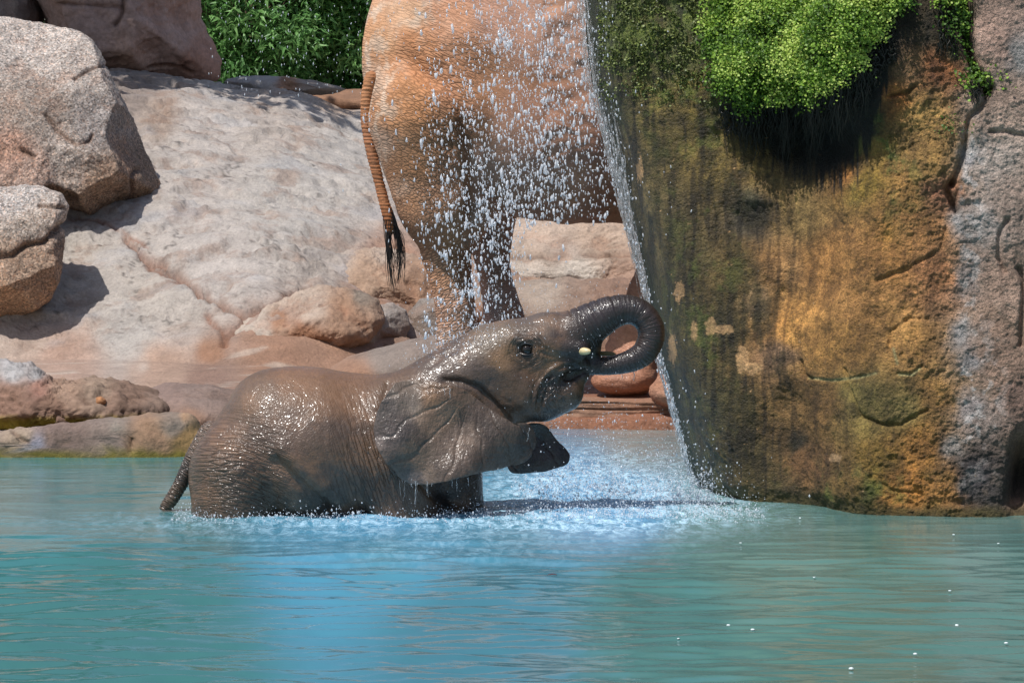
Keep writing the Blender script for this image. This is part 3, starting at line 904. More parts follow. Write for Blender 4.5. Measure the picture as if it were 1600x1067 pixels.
    A = [(935, 60, 20, (58, 72, 34)), (990, 50, 45, (84, 96, 46)), (1050, 60, 45, (92, 100, 52)), (1080, 20, 40, (70, 82, 50)), (1000, 120, 30, (80, 76, 32)), (960, 180, 20, (52, 62, 26)),
         (1030, 190, 40, (92, 80, 40)), (1090, 170, 40, (98, 84, 34)), (1120, 250, 40, (110, 94, 46)), (1000, 260, 25, (78, 68, 40)), (1040, 320, 35, (80, 70, 42)), (1080, 400, 40, (72, 64, 36)),
         (1040, 470, 28, (60, 62, 24)), (1075, 560, 40, (64, 58, 28)), (1110, 640, 45, (58, 54, 28)), (1150, 720, 50, (66, 58, 30)), (1200, 770, 50, (74, 64, 34)), (1110, 740, 25, (52, 56, 30)),
         (1170, 340, 38, (66, 62, 52)), (1150, 430, 40, (84, 70, 36)), (1130, 500, 35, (62, 56, 28)), (1180, 470, 25, (112, 92, 66)), (1220, 420, 35, (160, 118, 66)), (1250, 500, 40, (190, 134, 58)),
         (1215, 560, 25, (130, 100, 72)), (1240, 330, 40, (146, 116, 60)), (1180, 250, 35, (120, 98, 48)), (1290, 420, 45, (168, 116, 52)), (1340, 470, 45, (160, 112, 52)), (1300, 540, 45, (158, 112, 46)),
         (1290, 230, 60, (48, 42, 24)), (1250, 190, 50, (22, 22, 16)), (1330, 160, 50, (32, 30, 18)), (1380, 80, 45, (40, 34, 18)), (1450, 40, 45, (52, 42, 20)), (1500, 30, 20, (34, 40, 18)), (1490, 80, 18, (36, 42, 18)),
         (1420, 100, 35, (120, 88, 52)), (1470, 110, 35, (150, 92, 44)), (1400, 150, 28, (164, 102, 34)), (1440, 180, 40, (160, 122, 58)), (1450, 250, 45, (166, 126, 60)), (1380, 230, 40, (126, 100, 34)),
         (1400, 300, 50, (168, 122, 54)), (1360, 290, 35, (140, 112, 28)), (1310, 270, 25, (176, 116, 44)), (1470, 300, 35, (168, 112, 76)), (1440, 360, 50, (170, 116, 58)), (1460, 430, 40, (168, 112, 64)),
         (1400, 400, 50, (164, 112, 50)), (1390, 370, 25, (186, 128, 50)), (1420, 530, 45, (166, 120, 56)), (1350, 630, 50, (120, 104, 46)), (1400, 640, 45, (122, 104, 50)), (1290, 640, 40, (120, 86, 38)),
         (1270, 720, 50, (112, 78, 40)), (1320, 740, 45, (110, 84, 34)), (1370, 720, 40, (120, 92, 26)), (1430, 700, 45, (156, 106, 34)), (1410, 760, 45, (158, 104, 32)), (1470, 760, 35, (156, 108, 44)),
         (1350, 765, 25, (84, 88, 24)), (1240, 780, 35, (86, 70, 36)), (1460, 620, 40, (146, 106, 48)), (1245, 690, 22, (46, 40, 24)), (1300, 790, 30, (96, 82, 34)),
         (1550, 60, 40, (172, 140, 122)), (1560, 160, 45, (168, 142, 124)), (1590, 80, 30, (140, 136, 132)), (1550, 250, 40, (166, 150, 138)), (1520, 250, 22, (150, 146, 146)), (1580, 330, 40, (166, 142, 126)),
         (1530, 350, 40, (158, 146, 138)), (1500, 340, 18, (160, 154, 150)), (1510, 430, 30, (140, 126, 118)), (1560, 440, 40, (166, 136, 116)), (1500, 520, 20, (144, 138, 134)), (1515, 560, 20, (134, 128, 126)),
         (1560, 560, 40, (152, 122, 102)), (1590, 620, 30, (122, 96, 82)), (1510, 640, 24, (142, 132, 128)), (1540, 660, 26, (134, 118, 108)), (1520, 740, 30, (76, 72, 74)), (1560, 770, 30, (84, 74, 66)), (1595, 795, 16, (156, 122, 100)),
         (1495, 700, 15, (160, 150, 140)), (2000, 400, 200, (140, 120, 105))]
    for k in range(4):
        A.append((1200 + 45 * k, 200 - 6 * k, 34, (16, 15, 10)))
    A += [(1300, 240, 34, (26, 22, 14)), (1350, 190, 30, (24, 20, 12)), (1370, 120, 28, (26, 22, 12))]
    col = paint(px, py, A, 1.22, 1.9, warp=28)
    vs = np.stack([V[..., 0] * 9, V[..., 1] * 9, V[..., 2] * 1.3], -1)
    streak = fbm(vs, 5, .6)
    stw = (smooth(1250, 1100, px) + .35)[..., None]
    col = col * (1 + .7 * stw * streak[..., None])
    st2 = smooth(.05, .28, noise(np.stack([wpx / 10.0, wpy / 120.0, 0 * px], -1)) + .35 * noise(np.stack([wpx / 4.0, wpy / 50.0, 0 * px + 9], -1)))
    st2 = (st2 * (.25 + .75 * smooth(1300, 1180, px)) * smooth(1490, 1450, px))[..., None]
    col = col * (1 - .62 * st2)
    # algae veins, black crust and bare orange patches
    blot = smooth(.0, .09, fbm(V * np.array([7, 7, 3.5]) + 3, 7, .7))
    gl = smooth(1330, 1150, px)
    col = col * (1 - .72 * (gl * blot)[..., None]) + (gl * blot)[..., None] * .72 * lin((56, 50, 20))
    bl2 = smooth(.02, .12, fbm(V * 7 + 13, 7, .7)) * smooth(1500, 1470, px)
    col = col * (1 - .34 * bl2[..., None])
    br2 = smooth(.05, .16, fbm(V * 8 + 23, 6, .7)) * smooth(1500, 1470, px)
    col = col * (1 + .38 * br2[..., None])
    grn = smooth(.0, .25, fbm(V * 5 + 33, 6, .7)) * (gauss(px, py, 1020, 50, 110, 110) + .5 * gauss(px, py, 1385, 250, 60, 90) + .4 * gauss(px, py, 1345, 770, 120, 40) + .3 * gauss(px, py, 1100, 400, 60, 300))
    grn = np.clip(grn * 1.6, 0, .85)[..., None]
    col = col * (1 - grn) + grn * lin((98, 116, 40)) * .9
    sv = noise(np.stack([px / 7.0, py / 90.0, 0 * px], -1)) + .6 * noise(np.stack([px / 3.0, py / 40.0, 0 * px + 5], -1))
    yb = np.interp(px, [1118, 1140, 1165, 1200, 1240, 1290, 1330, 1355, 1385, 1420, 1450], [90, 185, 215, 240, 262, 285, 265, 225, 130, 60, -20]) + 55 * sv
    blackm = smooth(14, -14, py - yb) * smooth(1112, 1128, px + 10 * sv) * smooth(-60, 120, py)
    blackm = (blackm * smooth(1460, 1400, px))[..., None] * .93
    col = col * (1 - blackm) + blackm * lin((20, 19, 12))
    for x, y, rx, ry in [(1000, 265, 5, 17), (1062, 455, 7, 16), (1112, 510, 9, 12), (1085, 520, 5, 14), (1160, 562, 9, 18), (1178, 575, 12, 8), (1306, 715, 8, 7), (1130, 515, 14, 7), (1050, 545, 6, 20)]:
        g = smooth(.38, .5, gauss(px, py, x, y, rx * 1.15, ry * 1.15) + .9 * fbm(V * 24, 5, .65))[..., None] * .62
        col = col * (1 - g) + g * lin((196, 158, 112))
    for pts in ([(1265, 590), (1300, 594), (1340, 590), (1368, 583)], [(1405, 585), (1425, 586), (1438, 575)], [(1396, 545), (1402, 568)]):
        g = np.exp(-(seg_dist(px, py, pts) / 2.2) ** 2)[..., None] * .6
        col = col * (1 - g) + g * lin((178, 176, 120))
    ch = smooth(.0, .25, fbm(V * 16 + 5, 4)) * smooth(1490, 1510, px)
    wh = ch * (gauss(px, py, 1505, 640, 26, 110) + gauss(px, py, 1515, 330, 22, 160) + .6 * gauss(px, py, 1545, 620, 24, 90))
    wh = np.clip(wh, 0, .8)[..., None]
    col = col * (1 - wh) + wh * lin((200, 192, 186))
    blk = (smooth(.1, -.15, fbm(V * 7 + 8, 4)) * gauss(px, py, 1530, 750, 48, 80))[..., None] * .8
    col = col * (1 - blk) + blk * lin((40, 40, 44))
    alg = smooth(.075, .02, V[..., 2] + .03 * fbm(V * 8, 4))[..., None] * .85
    col = col * (1 - alg) + alg * lin((74, 66, 22))
    edge = smooth(24, 6, px - np.interp(py, LPY, LPX))[..., None] * .8
    col = col * (1 - edge) + edge * lin((28, 40, 16))
    lum = col.mean(-1, keepdims=True)
    col = lum + (col - lum) * .90
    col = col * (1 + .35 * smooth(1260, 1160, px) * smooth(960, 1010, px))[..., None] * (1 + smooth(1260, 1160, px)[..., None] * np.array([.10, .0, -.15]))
    wet = np.clip(smooth(1330, 1050, px) + .5 * gauss(px, py, 1290, 230, 120, 70) + .25 * smooth(1500, 1480, px), 0, 1)
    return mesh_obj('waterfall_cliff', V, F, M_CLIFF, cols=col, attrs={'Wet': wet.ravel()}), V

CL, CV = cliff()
tag(CL, 'tall waterfall cliff stained moss green and orange, with a dry grey strip at its right', 'cliff')
# look-up of the cliff's face
_cx, _cy = proj(CV)
_sel = (CV[..., 1] < 21.8) & (_cx > 900) & (_cx < 1650) & (_cy > -300) & (_cy < 860)
_lut = np.full((1200 // 4 + 1, 760 // 4 + 1), np.nan)
_ix = ((_cy[_sel] + 310) / 4).astype(int)
_jx = ((_cx[_sel] - 900) / 4).astype(int)
ok = (_ix >= 0) & (_ix < _lut.shape[0]) & (_jx >= 0) & (_jx < _lut.shape[1])
_lut[_ix[ok], _jx[ok]] = CV[..., 1][_sel][ok]

def cliff_y(px, py):
    i = np.clip(((np.asarray(py) + 310) / 4).astype(int), 0, _lut.shape[0] - 1)
    j = np.clip(((np.asarray(px) - 900) / 4).astype(int), 0, _lut.shape[1] - 1)
    v = _lut[i, j]
    return np.where(np.isnan(v), 20.6, v)

# ------------------------------------------------------------------ ferns on the cliff
def inside(px, py, poly):
    poly = np.array(poly)
    r = np.zeros(np.shape(px), bool)
    j = len(poly) - 1
    for i in range(len(poly)):
        xi, yi = poly[i]
        xj, yj = poly[j]
        r ^= ((yi > py) != (yj > py)) & (px < (xj - xi) * (py - yi) / (yj - yi + 1e-12) + xi)
        j = i
    return r

def leaf_mesh(cen, nrm, up, size, asp=1.0, fold=.25, rg=RNG, pointy=False):
    """small folded leaves: 6 vertices, 4 triangles each"""
    n = len(cen)
    side = np.cross(nrm, up)
    side /= np.linalg.norm(side, axis=1, keepdims=True) + 1e-9
    s = size[:, None]
    if pointy:
        tpl = [(0, 0, 0), (-.5, .35, fold), (0, .4, 0), (.5, .35, fold), (0, 1, -.1)]
        fc = [(0, 2, 1), (0, 3, 2), (1, 2, 4), (2, 3, 4)]
    else:
        tpl = [(0, 0, 0), (-.62, .55, fold), (-.3, .98, fold * .5), (.3, .98, fold * .5), (.62, .55, fold)]
        fc = [(0, 2, 1), (0, 3, 2), (0, 4, 3)]
    V = np.stack([cen + s * (a * asp * side + b * up + c * nrm) for a, b, c in tpl], 1)
    F = (np.arange(n)[:, None, None] * len(tpl) + np.array(fc)[None]).reshape(-1, 3)
    return V.reshape(-1, 3), F, len(tpl)

def unit(v):
    return v / (np.linalg.norm(v, axis=-1, keepdims=True) + 1e-9)

def fern(label, poly, n_frond, per, bulge, size, cat='fern', droop=.12, roots=None, mat=None, dark=0.0):
    rg = np.random.default_rng(int(poly[0][0]) + n_frond)
    poly = np.array(poly, float)
    lo, hi = poly.min(0), poly.max(0)
    pts = rg.uniform(lo, hi, (n_frond * 6, 2))
    pts = pts[inside(pts[:, 0], pts[:, 1], poly)][:n_frond]
    cen_px = poly.mean(0)
    ed = seg_dist(pts[:, 0], pts[:, 1], [tuple(p) for p in np.vstack([poly, poly[:1]])])
    Yc = cliff_y(pts[:, 0], pts[:, 1])
    depth = bulge * (1 - np.exp(-ed / 35.0)) + .03
    root = P(pts[:, 0], pts[:, 1], Yc)
    lump = .10 * noise(root * 6.5 + 3) + .10 * noise(root * 14)
    gap = noise(root * 13 + 40)
    rows, stems = [], []
    L, U, Nn, S, R = [], [], [], [], []
    for k in range(len(pts)):
        if gap[k] < -.12 and n_frond > 1000 and depth[k] + lump[k] < .2:
            continue
        d = depth[k] * rg.uniform(.45, 1.0) + lump[k]
        a = rg.uniform(-1, 1)
        tip = root[k] + np.array([.06 * a + rg.normal() * .02, -max(d, .02) - .02, -droop * rg.uniform(.3, 1) * (1 + 1.5 * noise(root[k] * 9)) + .02])
        mid = (root[k] + tip) / 2 + np.array([0, -.02, .05])
        t = np.linspace(.15, 1, 7)[:, None]
        c = (1 - t) ** 2 * root[k] + 2 * t * (1 - t) * mid + t ** 2 * tip
        if k % 3 == 0:
            stems.append((c, np.linspace(.0022, .0008, 7)))
        tt = rg.uniform(.35, 1, per)[:, None]
        cc = (1 - tt) ** 2 * root[k] + 2 * tt * (1 - tt) * mid + tt ** 2 * tip + rg.normal(size=(per, 3)) * np.array([.022, .018, .022])
        nn = unit(rg.normal(size=(per, 3)) * .6 + np.array([0, -.6, .8]))
        uu = unit(rg.normal(size=(per, 3)) * .7 + np.array([.25 * a, -.2, -.8]))
        L.append(cc); Nn.append(nn); U.append(uu)
        S.append(size * rg.uniform(.6, 1.3, per))
        base = float(np.clip(.5 + 1.6 * noise(root[k] * 5 + 8) + rg.normal() * .18, 0, 1))
        R.append(np.clip(base + rg.normal(size=per) * .2 - dark, 0, 1))
    L, Nn, U, S, R = map(np.concatenate, (L, Nn, U, S, R))
    V, F, q = leaf_mesh(L, Nn, U, S)
    c0 = P(cen_px[0], cen_px[1], float(cliff_y(cen_px[0], cen_px[1])))
    e = empty('fern' if cat == 'fern' else 'plant', c0, label, cat)
    part(mesh_obj('foliage', V, F, mat or M_FERN, attrs={'rnd': np.repeat(R, q)}, smooth_sh=False, kind='stuff'), e)
    sv, sf = tubes(stems, 4)
    part(mesh_obj('stems', sv, sf, M_ROOT, kind='stuff'), e)
    if roots:
        rs = []
        for (x, y, ln) in roots:
            yy = float(cliff_y(x, y)) - .03
            p0 = P(x, y, yy)
            m = 9
            t = np.linspace(0, 1, m)
            w = rg.normal(size=3) * .012
            pp = p0 + np.stack([w[0] * t + .006 * np.sin(t * 9 + rg.uniform(0, 6)), .03 * t ** 2 + w[1] * t - .02 * t * (1 - t), -ln * t], 1)
            yc = cliff_y(*proj(pp))
            pp[:, 1] = np.minimum(pp[:, 1], yc - .004)
            rs.append((pp, np.linspace(rg.uniform(.002, .0055), .0007, m)))
        rv, rf = tubes(rs, 4)
        part(mesh_obj('hanging_roots', rv, rf, M_ROOT, kind='stuff'), e)
    return e

rg = np.random.default_rng(77)
RT = []
for _ in range(900):
    x = rg.uniform(1125, 1400)
    yb = np.interp(x, [1125, 1165, 1250, 1300, 1340, 1370, 1400], [158, 168, 160, 135, 112, 80, 45])
    y = yb + rg.uniform(-20, 45)
    ln = np.interp(x, [1125, 1150, 1200, 1290, 1320, 1380, 1400], [40, 50, 70, 85, 80, 45, 30]) * rg.uniform(.15, 1.0) ** 1.3 / 300
    ln *= .35 + 1.6 * abs(float(noise(np.array([x / 16.0, 3.3, 1.7]))))+.3*(rg.uniform()<.1)
    RT.append((x, y, ln))
fern('large cushion of bright green maidenhair fern hanging over a black hollow in the cliff',
     [(1100, -60), (1108, 40), (1108, 95), (1120, 140), (1150, 158), (1168, 166), (1200, 158), (1250, 156), (1275, 145), (1300, 132), (1330, 108), (1345, 96), (1352, 70), (1372, 50), (1385, 22), (1412, 15), (1425, -60)],
     4200, 20, .20, .0118, droop=.065, roots=RT)
fern('small dark green fern clump high in the joint at the top right of the cliff', [(1462, -30), (1470, 5), (1485, 40), (1492, 62), (1510, 78), (1512, 40), (1506, -30)], 130, 11, .05, .014, droop=.09, dark=.45,
     roots=[(rg.uniform(1465, 1505), rg.uniform(0, 70), rg.uniform(.05, .12)) for _ in range(60)])
fern('small fern tuft sprouting from the joint right of the orange stain', [(1508, 105), (1520, 102), (1545, 122), (1546, 142), (1530, 140), (1512, 130)], 70, 11, .05, .014, droop=.07, dark=.15,
     roots=[(rg.uniform(1515, 1545), rg.uniform(120, 145), rg.uniform(.03, .09)) for _ in range(50)])
fern('tiny green sprig on the orange stained part of the cliff', [(1480, 192), (1490, 192), (1494, 204), (1482, 206)], 10, 8, .02, .009, droop=.03, dark=.3)

# moss cushions on the upper left of the cliff
def moss():
    rg = np.random.default_rng(5)
    n = 16000
    x = rg.uniform(935, 1135, n)
    y = rg.uniform(-40, 185, n)
    dens = np.clip(1.0 - np.maximum(0, y - 95) / 70, 0, 1) * smooth(-.15, .2, fbm(np.stack([x / 22, y / 22, 0 * x], -1), 4) + .05)
    k = rg.uniform(size=n) < dens
    x, y = x[k], y[k]
    p = P(x, y, cliff_y(x, y) - .004)
    m = len(p)
    V, F, q = leaf_mesh(p + rg.normal(size=(m, 3)) * .004, unit(rg.normal(size=(m, 3)) * .5 + np.array([0, -.7, .6])), unit(rg.normal(size=(m, 3)) + np.array([0, -.3, -.3])), rg.uniform(.006, .014, m))
    o = mesh_obj('moss', V, F, M_MOSS, attrs={'rnd': np.repeat(rg.uniform(0, 1, m), q)}, smooth_sh=False)
    return tag(o, 'green moss crust beside the falling water on the upper left of the cliff', 'moss', kind='stuff')
M_MOSS = mat_leaf('moss_leaf', (.04, .055, .015), (.10, .13, .03), (.20, .24, .06), .5, .15)
moss()

# ------------------------------------------------------------------ shrubs and trees
def tree_like(name, label, cat, base, height, rad, nleaf, lsize, mat, trunk_r, group=None, pointy=True, asp=.32, crown_lo=.0, seed=1, clusters=60, squash=1.0):
    rg = np.random.default_rng(seed)
    base = np.array(base, float)
    e = empty(name, base, label, cat, group)
    cen = base + np.array([0, 0, height * (crown_lo + (1 - crown_lo) * .5)])
    rz = height * (1 - crown_lo) * .5
    u = unit(rg.normal(size=(clusters, 3))) * rg.uniform(.35, 1, (clusters, 1)) ** .5
    cc = cen + u * np.array([rad, rad * squash, rz])
    paths = []
    top = cen + np.array([0, 0, rz * .3])
    m = 12
    t = np.linspace(0, 1, m)[:, None]
    trunk = base + (top - base) * t + np.cumsum(rg.normal(size=(m, 3)) * .02 * rad, 0)
    trunk[0] = base - np.array([0, 0, .1])
    part(mesh_obj('trunk', *tubes([(trunk, np.linspace(trunk_r, trunk_r * .35, m))], 10), M_BARK), e)
    for c in cc:
        s = trunk[rg.integers(int(m * .3), m)]
        mid = (s + c) / 2 + rg.normal(size=3) * rad * .1
        tt = np.linspace(0, 1, 6)[:, None]
        paths.append(((1 - tt) ** 2 * s + 2 * tt * (1 - tt) * mid + tt ** 2 * c, np.linspace(trunk_r * .3, trunk_r * .06, 6)))
    part(mesh_obj('branches', *tubes(paths, 5), M_BARK, kind='stuff'), e)
    k = rg.integers(0, clusters, nleaf)
    cr = rad * .30
    off = unit(rg.normal(size=(nleaf, 3))) * (rg.uniform(0, 1, (nleaf, 1)) ** .45) * cr * np.array([1, 1, .8])
    p = cc[k] + off
    upv = unit(off / cr * .6 + rg.normal(size=(nleaf, 3)) * .6 + np.array([0, 0, -.25]))
    nn = unit(rg.normal(size=(nleaf, 3)) * .5 + np.array([0, -.2, .8]))
    V, F, q = leaf_mesh(p, nn, upv, lsize * rg.uniform(.6, 1.3, nleaf), asp=asp, fold=.12, pointy=pointy)
    tone = rg.uniform(.2, .8, clusters)[k] + rg.normal(size=nleaf) * .15
    part(mesh_obj('crown', V, F, mat, attrs={'rnd': np.repeat(np.clip(tone, 0, 1), q)}, smooth_sh=False, kind='stuff'), e)
    return e

GS = 'green shrubs behind the slope'
tree_like('shrub', 'leafy green shrub right beside the brown shaded rock', 'shrub', (-2.75, 41.2, 2.0), 2.6, 1.25, 30000, .095, M_SHRUB, .05, GS, seed=3, clusters=110)
tree_like('shrub', 'leafy green shrub directly left of the rump of the adult elephant', 'shrub', (-1.35, 41.6, 2.0), 2.8, 1.15, 27000, .095, M_SHRUB, .05, GS, seed=4, clusters=100)
tree_like('shrub', 'darker green shrub filling the gap behind the two front shrubs', 'shrub', (-2.2, 44.5, 2.0), 3.6, 2.0, 26000, .13, M_SHRUB, .07, GS, seed=5, clusters=100)
tree_like('shrub', 'tall green shrub mostly hidden behind the adult elephant', 'shrub', (.9, 44.0, 2.0), 3.4, 2.0, 14000, .13, M_SHRUB, .07, GS, seed=6, clusters=90)
tree_like('shrub', 'tall green shrub hidden behind the shaded brown rocks', 'shrub', (-5.6, 43.5, 2.0), 4.0, 2.2, 12000, .12, M_SHRUB, .07, GS, seed=8, clusters=80)
tree_like('shrub', 'tall green shrub behind the waterfall cliff', 'shrub', (4.6, 44.0, 2.0), 4.0, 2.4, 12000, .12, M_SHRUB, .07, GS, seed=9, clusters=80)
# the trees that shade the back rocks; their crowns stand above the picture
TP = 'trees shading the back rocks'
tree_like('shade_tree', 'broad tree whose crown shades the brown rocks at the top left', 'tree', (-5.0, 33.1, 1.2), 7.6, 2.1, 5200, .20, M_TREE, .22, TP, seed=11, clusters=70, crown_lo=.48, asp=.5)
tree_like('shade_tree', 'spreading tree left of the slope, above the picture', 'tree', (-6.9, 35.3, 1.6), 7.4, 1.9, 5000, .20, M_TREE, .18, TP, seed=12, clusters=60, crown_lo=.50, asp=.5)

# ------------------------------------------------------------------ elephants: smooth unions of tapered forms
class Sdf:
    """a smooth union sampled on a lattice, turned into one closed surface"""
    def __init__(s, lo, hi, h):
        s.lo, s.h = np.array(lo, float), h
        s.n = np.ceil((np.array(hi) - s.lo) / h).astype(int) + 1
        s.F = np.full(s.n, 1.0, np.float32)
    def _box(s, lo, hi):
        a = np.clip(np.floor((lo - s.lo) / s.h).astype(int), 0, s.n - 1)
        b = np.clip(np.ceil((hi - s.lo) / s.h).astype(int) + 1, 1, s.n)
        g = [s.lo[i] + s.h * np.arange(a[i], b[i]) for i in range(3)]
        return tuple(slice(a[i], b[i]) for i in range(3)), np.meshgrid(*g, indexing='ij')
    def _blend(s, sl, d, k, cut=False):
        f = s.F[sl]
        if cut:
            hh = np.clip(.5 - .5 * (f + d) / k, 0, 1)
            s.F[sl] = f * (1 - hh) - d * hh + k * hh * (1 - hh)
        else:
            hh = np.clip(.5 + .5 * (d - f) / k, 0, 1)
            s.F[sl] = d * (1 - hh) + f * hh - k * hh * (1 - hh)
    def ell(s, c, r, k=.05, ang=0, cut=False):
        c, r = np.array(c, float), np.array(r, float)
        m = r.max() + k + 3 * s.h
        sl, (X, Y, Z) = s._box(c - m, c + m)
        X, Y, Z = X - c[0], Y - c[1], Z - c[2]
        if ang:
            ca, sa = math.cos(math.radians(ang)), math.sin(math.radians(ang))
            X, Z = X * ca + Z * sa, -X * sa + Z * ca
        k0 = np.sqrt((X / r[0]) ** 2 + (Y / r[1]) ** 2 + (Z / r[2]) ** 2) + 1e-9
        k1 = np.sqrt((X / r[0] ** 2) ** 2 + (Y / r[1] ** 2) ** 2 + (Z / r[2] ** 2) ** 2) + 1e-9
        s._blend(sl, k0 * (k0 - 1) / k1, k, cut)
    def cap(s, a, b, r1, r2, k=.04, q=1.0, cut=False):
        a, b = np.array(a, float), np.array(b, float)
        m = max(r1, r2) * max(1, q) + k + 3 * s.h
        sl, (X, Y, Z) = s._box(np.minimum(a, b) - m, np.maximum(a, b) + m)
        ab = b - a
        ab2 = ab.copy()
        ab2[1] /= q
        px, py, pz = X - a[0], (Y - a[1]) / q, Z - a[2]
        t = np.clip((px * ab2[0] + py * ab2[1] + pz * ab2[2]) / (ab2 @ ab2), 0, 1)
        d = np.sqrt((px - t * ab2[0]) ** 2 + (py - t * ab2[1]) ** 2 + (pz - t * ab2[2]) ** 2) - (r1 + (r2 - r1) * t)
        s._blend(sl, d, k, cut)
    def chain(s, pts, rad, k=.02, q=1.0):
        for i in range(len(pts) - 1):
            s.cap(pts[i], pts[i + 1], rad[i], rad[i + 1], k, q)
    def mesh(s):
        F = s.F
        I = F < 0
        nx, ny, nz = F.shape
        cnt = np.zeros((nx - 1, ny - 1, nz - 1), np.uint8)
        for a in (0, 1):
            for b in (0, 1):
                for c in (0, 1):
                    cnt += I[a:nx - 1 + a, b:ny - 1 + b, c:nz - 1 + c]
        act = (cnt > 0) & (cnt < 8)
        ci = np.argwhere(act)
        idx = np.full(act.shape, -1, np.int64)
        idx[tuple(ci.T)] = np.arange(len(ci))
        acc = np.zeros((len(ci), 3))
        w = np.zeros(len(ci))
        cor = [(a, b, c) for a in (0, 1) for b in (0, 1) for c in (0, 1)]
        val = {o: F[ci[:, 0] + o[0], ci[:, 1] + o[1], ci[:, 2] + o[2]] for o in cor}
        for o in cor:
            for ax in range(3):
                if o[ax] == 0:
                    o2 = tuple(1 if j == ax else o[j] for j in range(3))
                    v0, v1 = val[o], val[o2]
                    cr = (v0 < 0) != (v1 < 0)
                    t = np.where(cr, v0 / np.where(v0 - v1 == 0, 1, v0 - v1), 0)
                    p = np.zeros((len(ci), 3)) + np.array(o)
                    p[:, ax] += t
                    acc += np.where(cr[:, None], p, 0)
                    w += cr
        V = s.lo + s.h * (ci + acc / w[:, None])
        quads = []
        for ax in range(3):
            o1, o2 = [(1, 2), (2, 0), (0, 1)][ax]
            sl0 = [slice(1, -1)] * 3
            sl0[ax] = slice(0, -1)
            sl1 = list(sl0)
            sl1[ax] = slice(1, None)
            A, B = I[tuple(sl0)], I[tuple(sl1)]
            for flag, flip in ((A & ~B, False), (~A & B, True)):
                e = np.argwhere(flag)
                if not len(e):
                    continue
                g = e + 1
                g[:, ax] -= 1
                def at(d1, d2):
                    c = g.copy()
                    c[:, o1] -= d1
                    c[:, o2] -= d2
                    return idx[c[:, 0], c[:, 1], c[:, 2]]
                qd = np.stack([at(1, 1), at(0, 1), at(0, 0), at(1, 0)], 1)
                if flip:
                    qd = qd[:, ::-1]
                quads.append(qd)
        Fq = np.concatenate(quads)
        Fq = Fq[(Fq >= 0).all(1)]
        # two light smoothing passes, then back onto the surface
        for _ in range(2):
            sm = np.zeros_like(V)
            c2 = np.zeros(len(V))
            for a, b in ((0, 1), (1, 2), (2, 3), (3, 0)):
                for i, j in ((a, b), (b, a)):
                    for k in range(3):
                        sm[:, k] += np.bincount(Fq[:, i], weights=V[Fq[:, j], k], minlength=len(V))
                    c2 += np.bincount(Fq[:, i], minlength=len(V))
            V = V * .4 + .6 * sm / np.maximum(c2, 1)[:, None]
        return V, Fq

def skin_mesh(name, V, F, mat, root, cols, wa, wb, W, wet):
    o = mesh_obj(name, V, F, mat, cols=cols, attrs={'wa': wa, 'wb': wb, 'Wet': wet})
    a = o.data.color_attributes.new('W', 'FLOAT_COLOR', 'POINT')
    a.data.foreach_set('color', np.concatenate([np.clip(W, 0, 2), np.ones((len(W), 1))], 1).astype(np.float32).ravel())
    return part(o, root)

# ---------------------------------------------------------------- the young elephant
BY = 20.0
BS = FOC / BY
def B(x, y, d=0.0):
    """a point of the young elephant; the outline position is kept when it is set nearer or farther"""
    return P(x, y, BY + d)
s = Sdf((-1.95, 19.25, -.42), (.95, 20.75, 1.30), .0085)
px2m = 1 / BS
def r_(a):
    return a * px2m
s.cap(B(438, 665, .02), B(373, 742, .02), r_(92), r_(76), .05, q=1.08)
s.ell(B(492, 702, .02), (r_(126), .395, r_(126)), .06)
s.ell(B(600, 708, .02), (r_(92), .34, r_(118)), .10)
s.ell(B(478, 645, .02), (r_(88), .25, r_(68)), .05)
s.ell(B(550, 652, .02), (r_(85), .24, r_(68)), .05)
s.cap(B(620, 672, 0), B(725, 592, 0), r_(80), r_(62), .09, q=.95)
s.cap(B(640, 700, 0), B(770, 640, 0), r_(75), r_(48), .08)
s.ell(B(775, 572, 0), (r_(70), .185, r_(68)), .06)
s.ell(B(836, 550, 0), (r_(60), .165, r_(52)), .05)
s.cap(B(800, 530, 0), B(860, 522, 0), r_(30), r_(24), .05, q=1.6)
s.ell(B(800, 605, -.01), (r_(48), .175, r_(58)), .05)
s.cap(B(826, 612, 0), B(882, 606, 0), r_(46), r_(30), .04, q=1.15)
s.cap(B(868, 605, 0), B(908, 586, 0), r_(28), r_(13), .03, q=1.3)
s.ell(B(862, 585, -.115), (r_(26), .045, r_(17)), .03, ang=25)          # fold over the lip
s.cap(B(850, 538, -.08), B(905, 545, -.085), r_(26), r_(17), .04)        # tusk socket near side
s.cap(B(850, 538, .08), B(905, 545, .085), r_(26), r_(17), .04)
TRUNK = [(850, 530, 42), (882, 526, 37), (908, 514, 33), (932, 500, 29), (955, 488, 24.5), (980, 483, 21), (1000, 489, 19.5), (1013, 503, 19), (1018, 520, 19), (1014, 538, 18.5), (1004, 553, 17.5), (987, 563, 16), (966, 569, 14), (944, 572, 12.5), (922, 572, 11.5)]
tc = catmull([(a, b, c) for a, b, c in TRUNK], 60)
TR3 = P(tc[:, 0], tc[:, 1], BY) + np.stack([0 * tc[:, 0], -.02 * np.sin(np.linspace(0, 3.1, 60)), 0 * tc[:, 0]], 1)
s.chain(TR3, tc[:, 2] * px2m, .015)
s.ell(B(922, 540, 0), (r_(18), .06, r_(24)), .03)
s.cap(B(890, 566, -.03), B(912, 568, -.02), r_(15), r_(10), .02, q=2)
s.cap(B(848, 632, 0), B(884, 618, 0), r_(27), r_(25), .03, q=1.3)
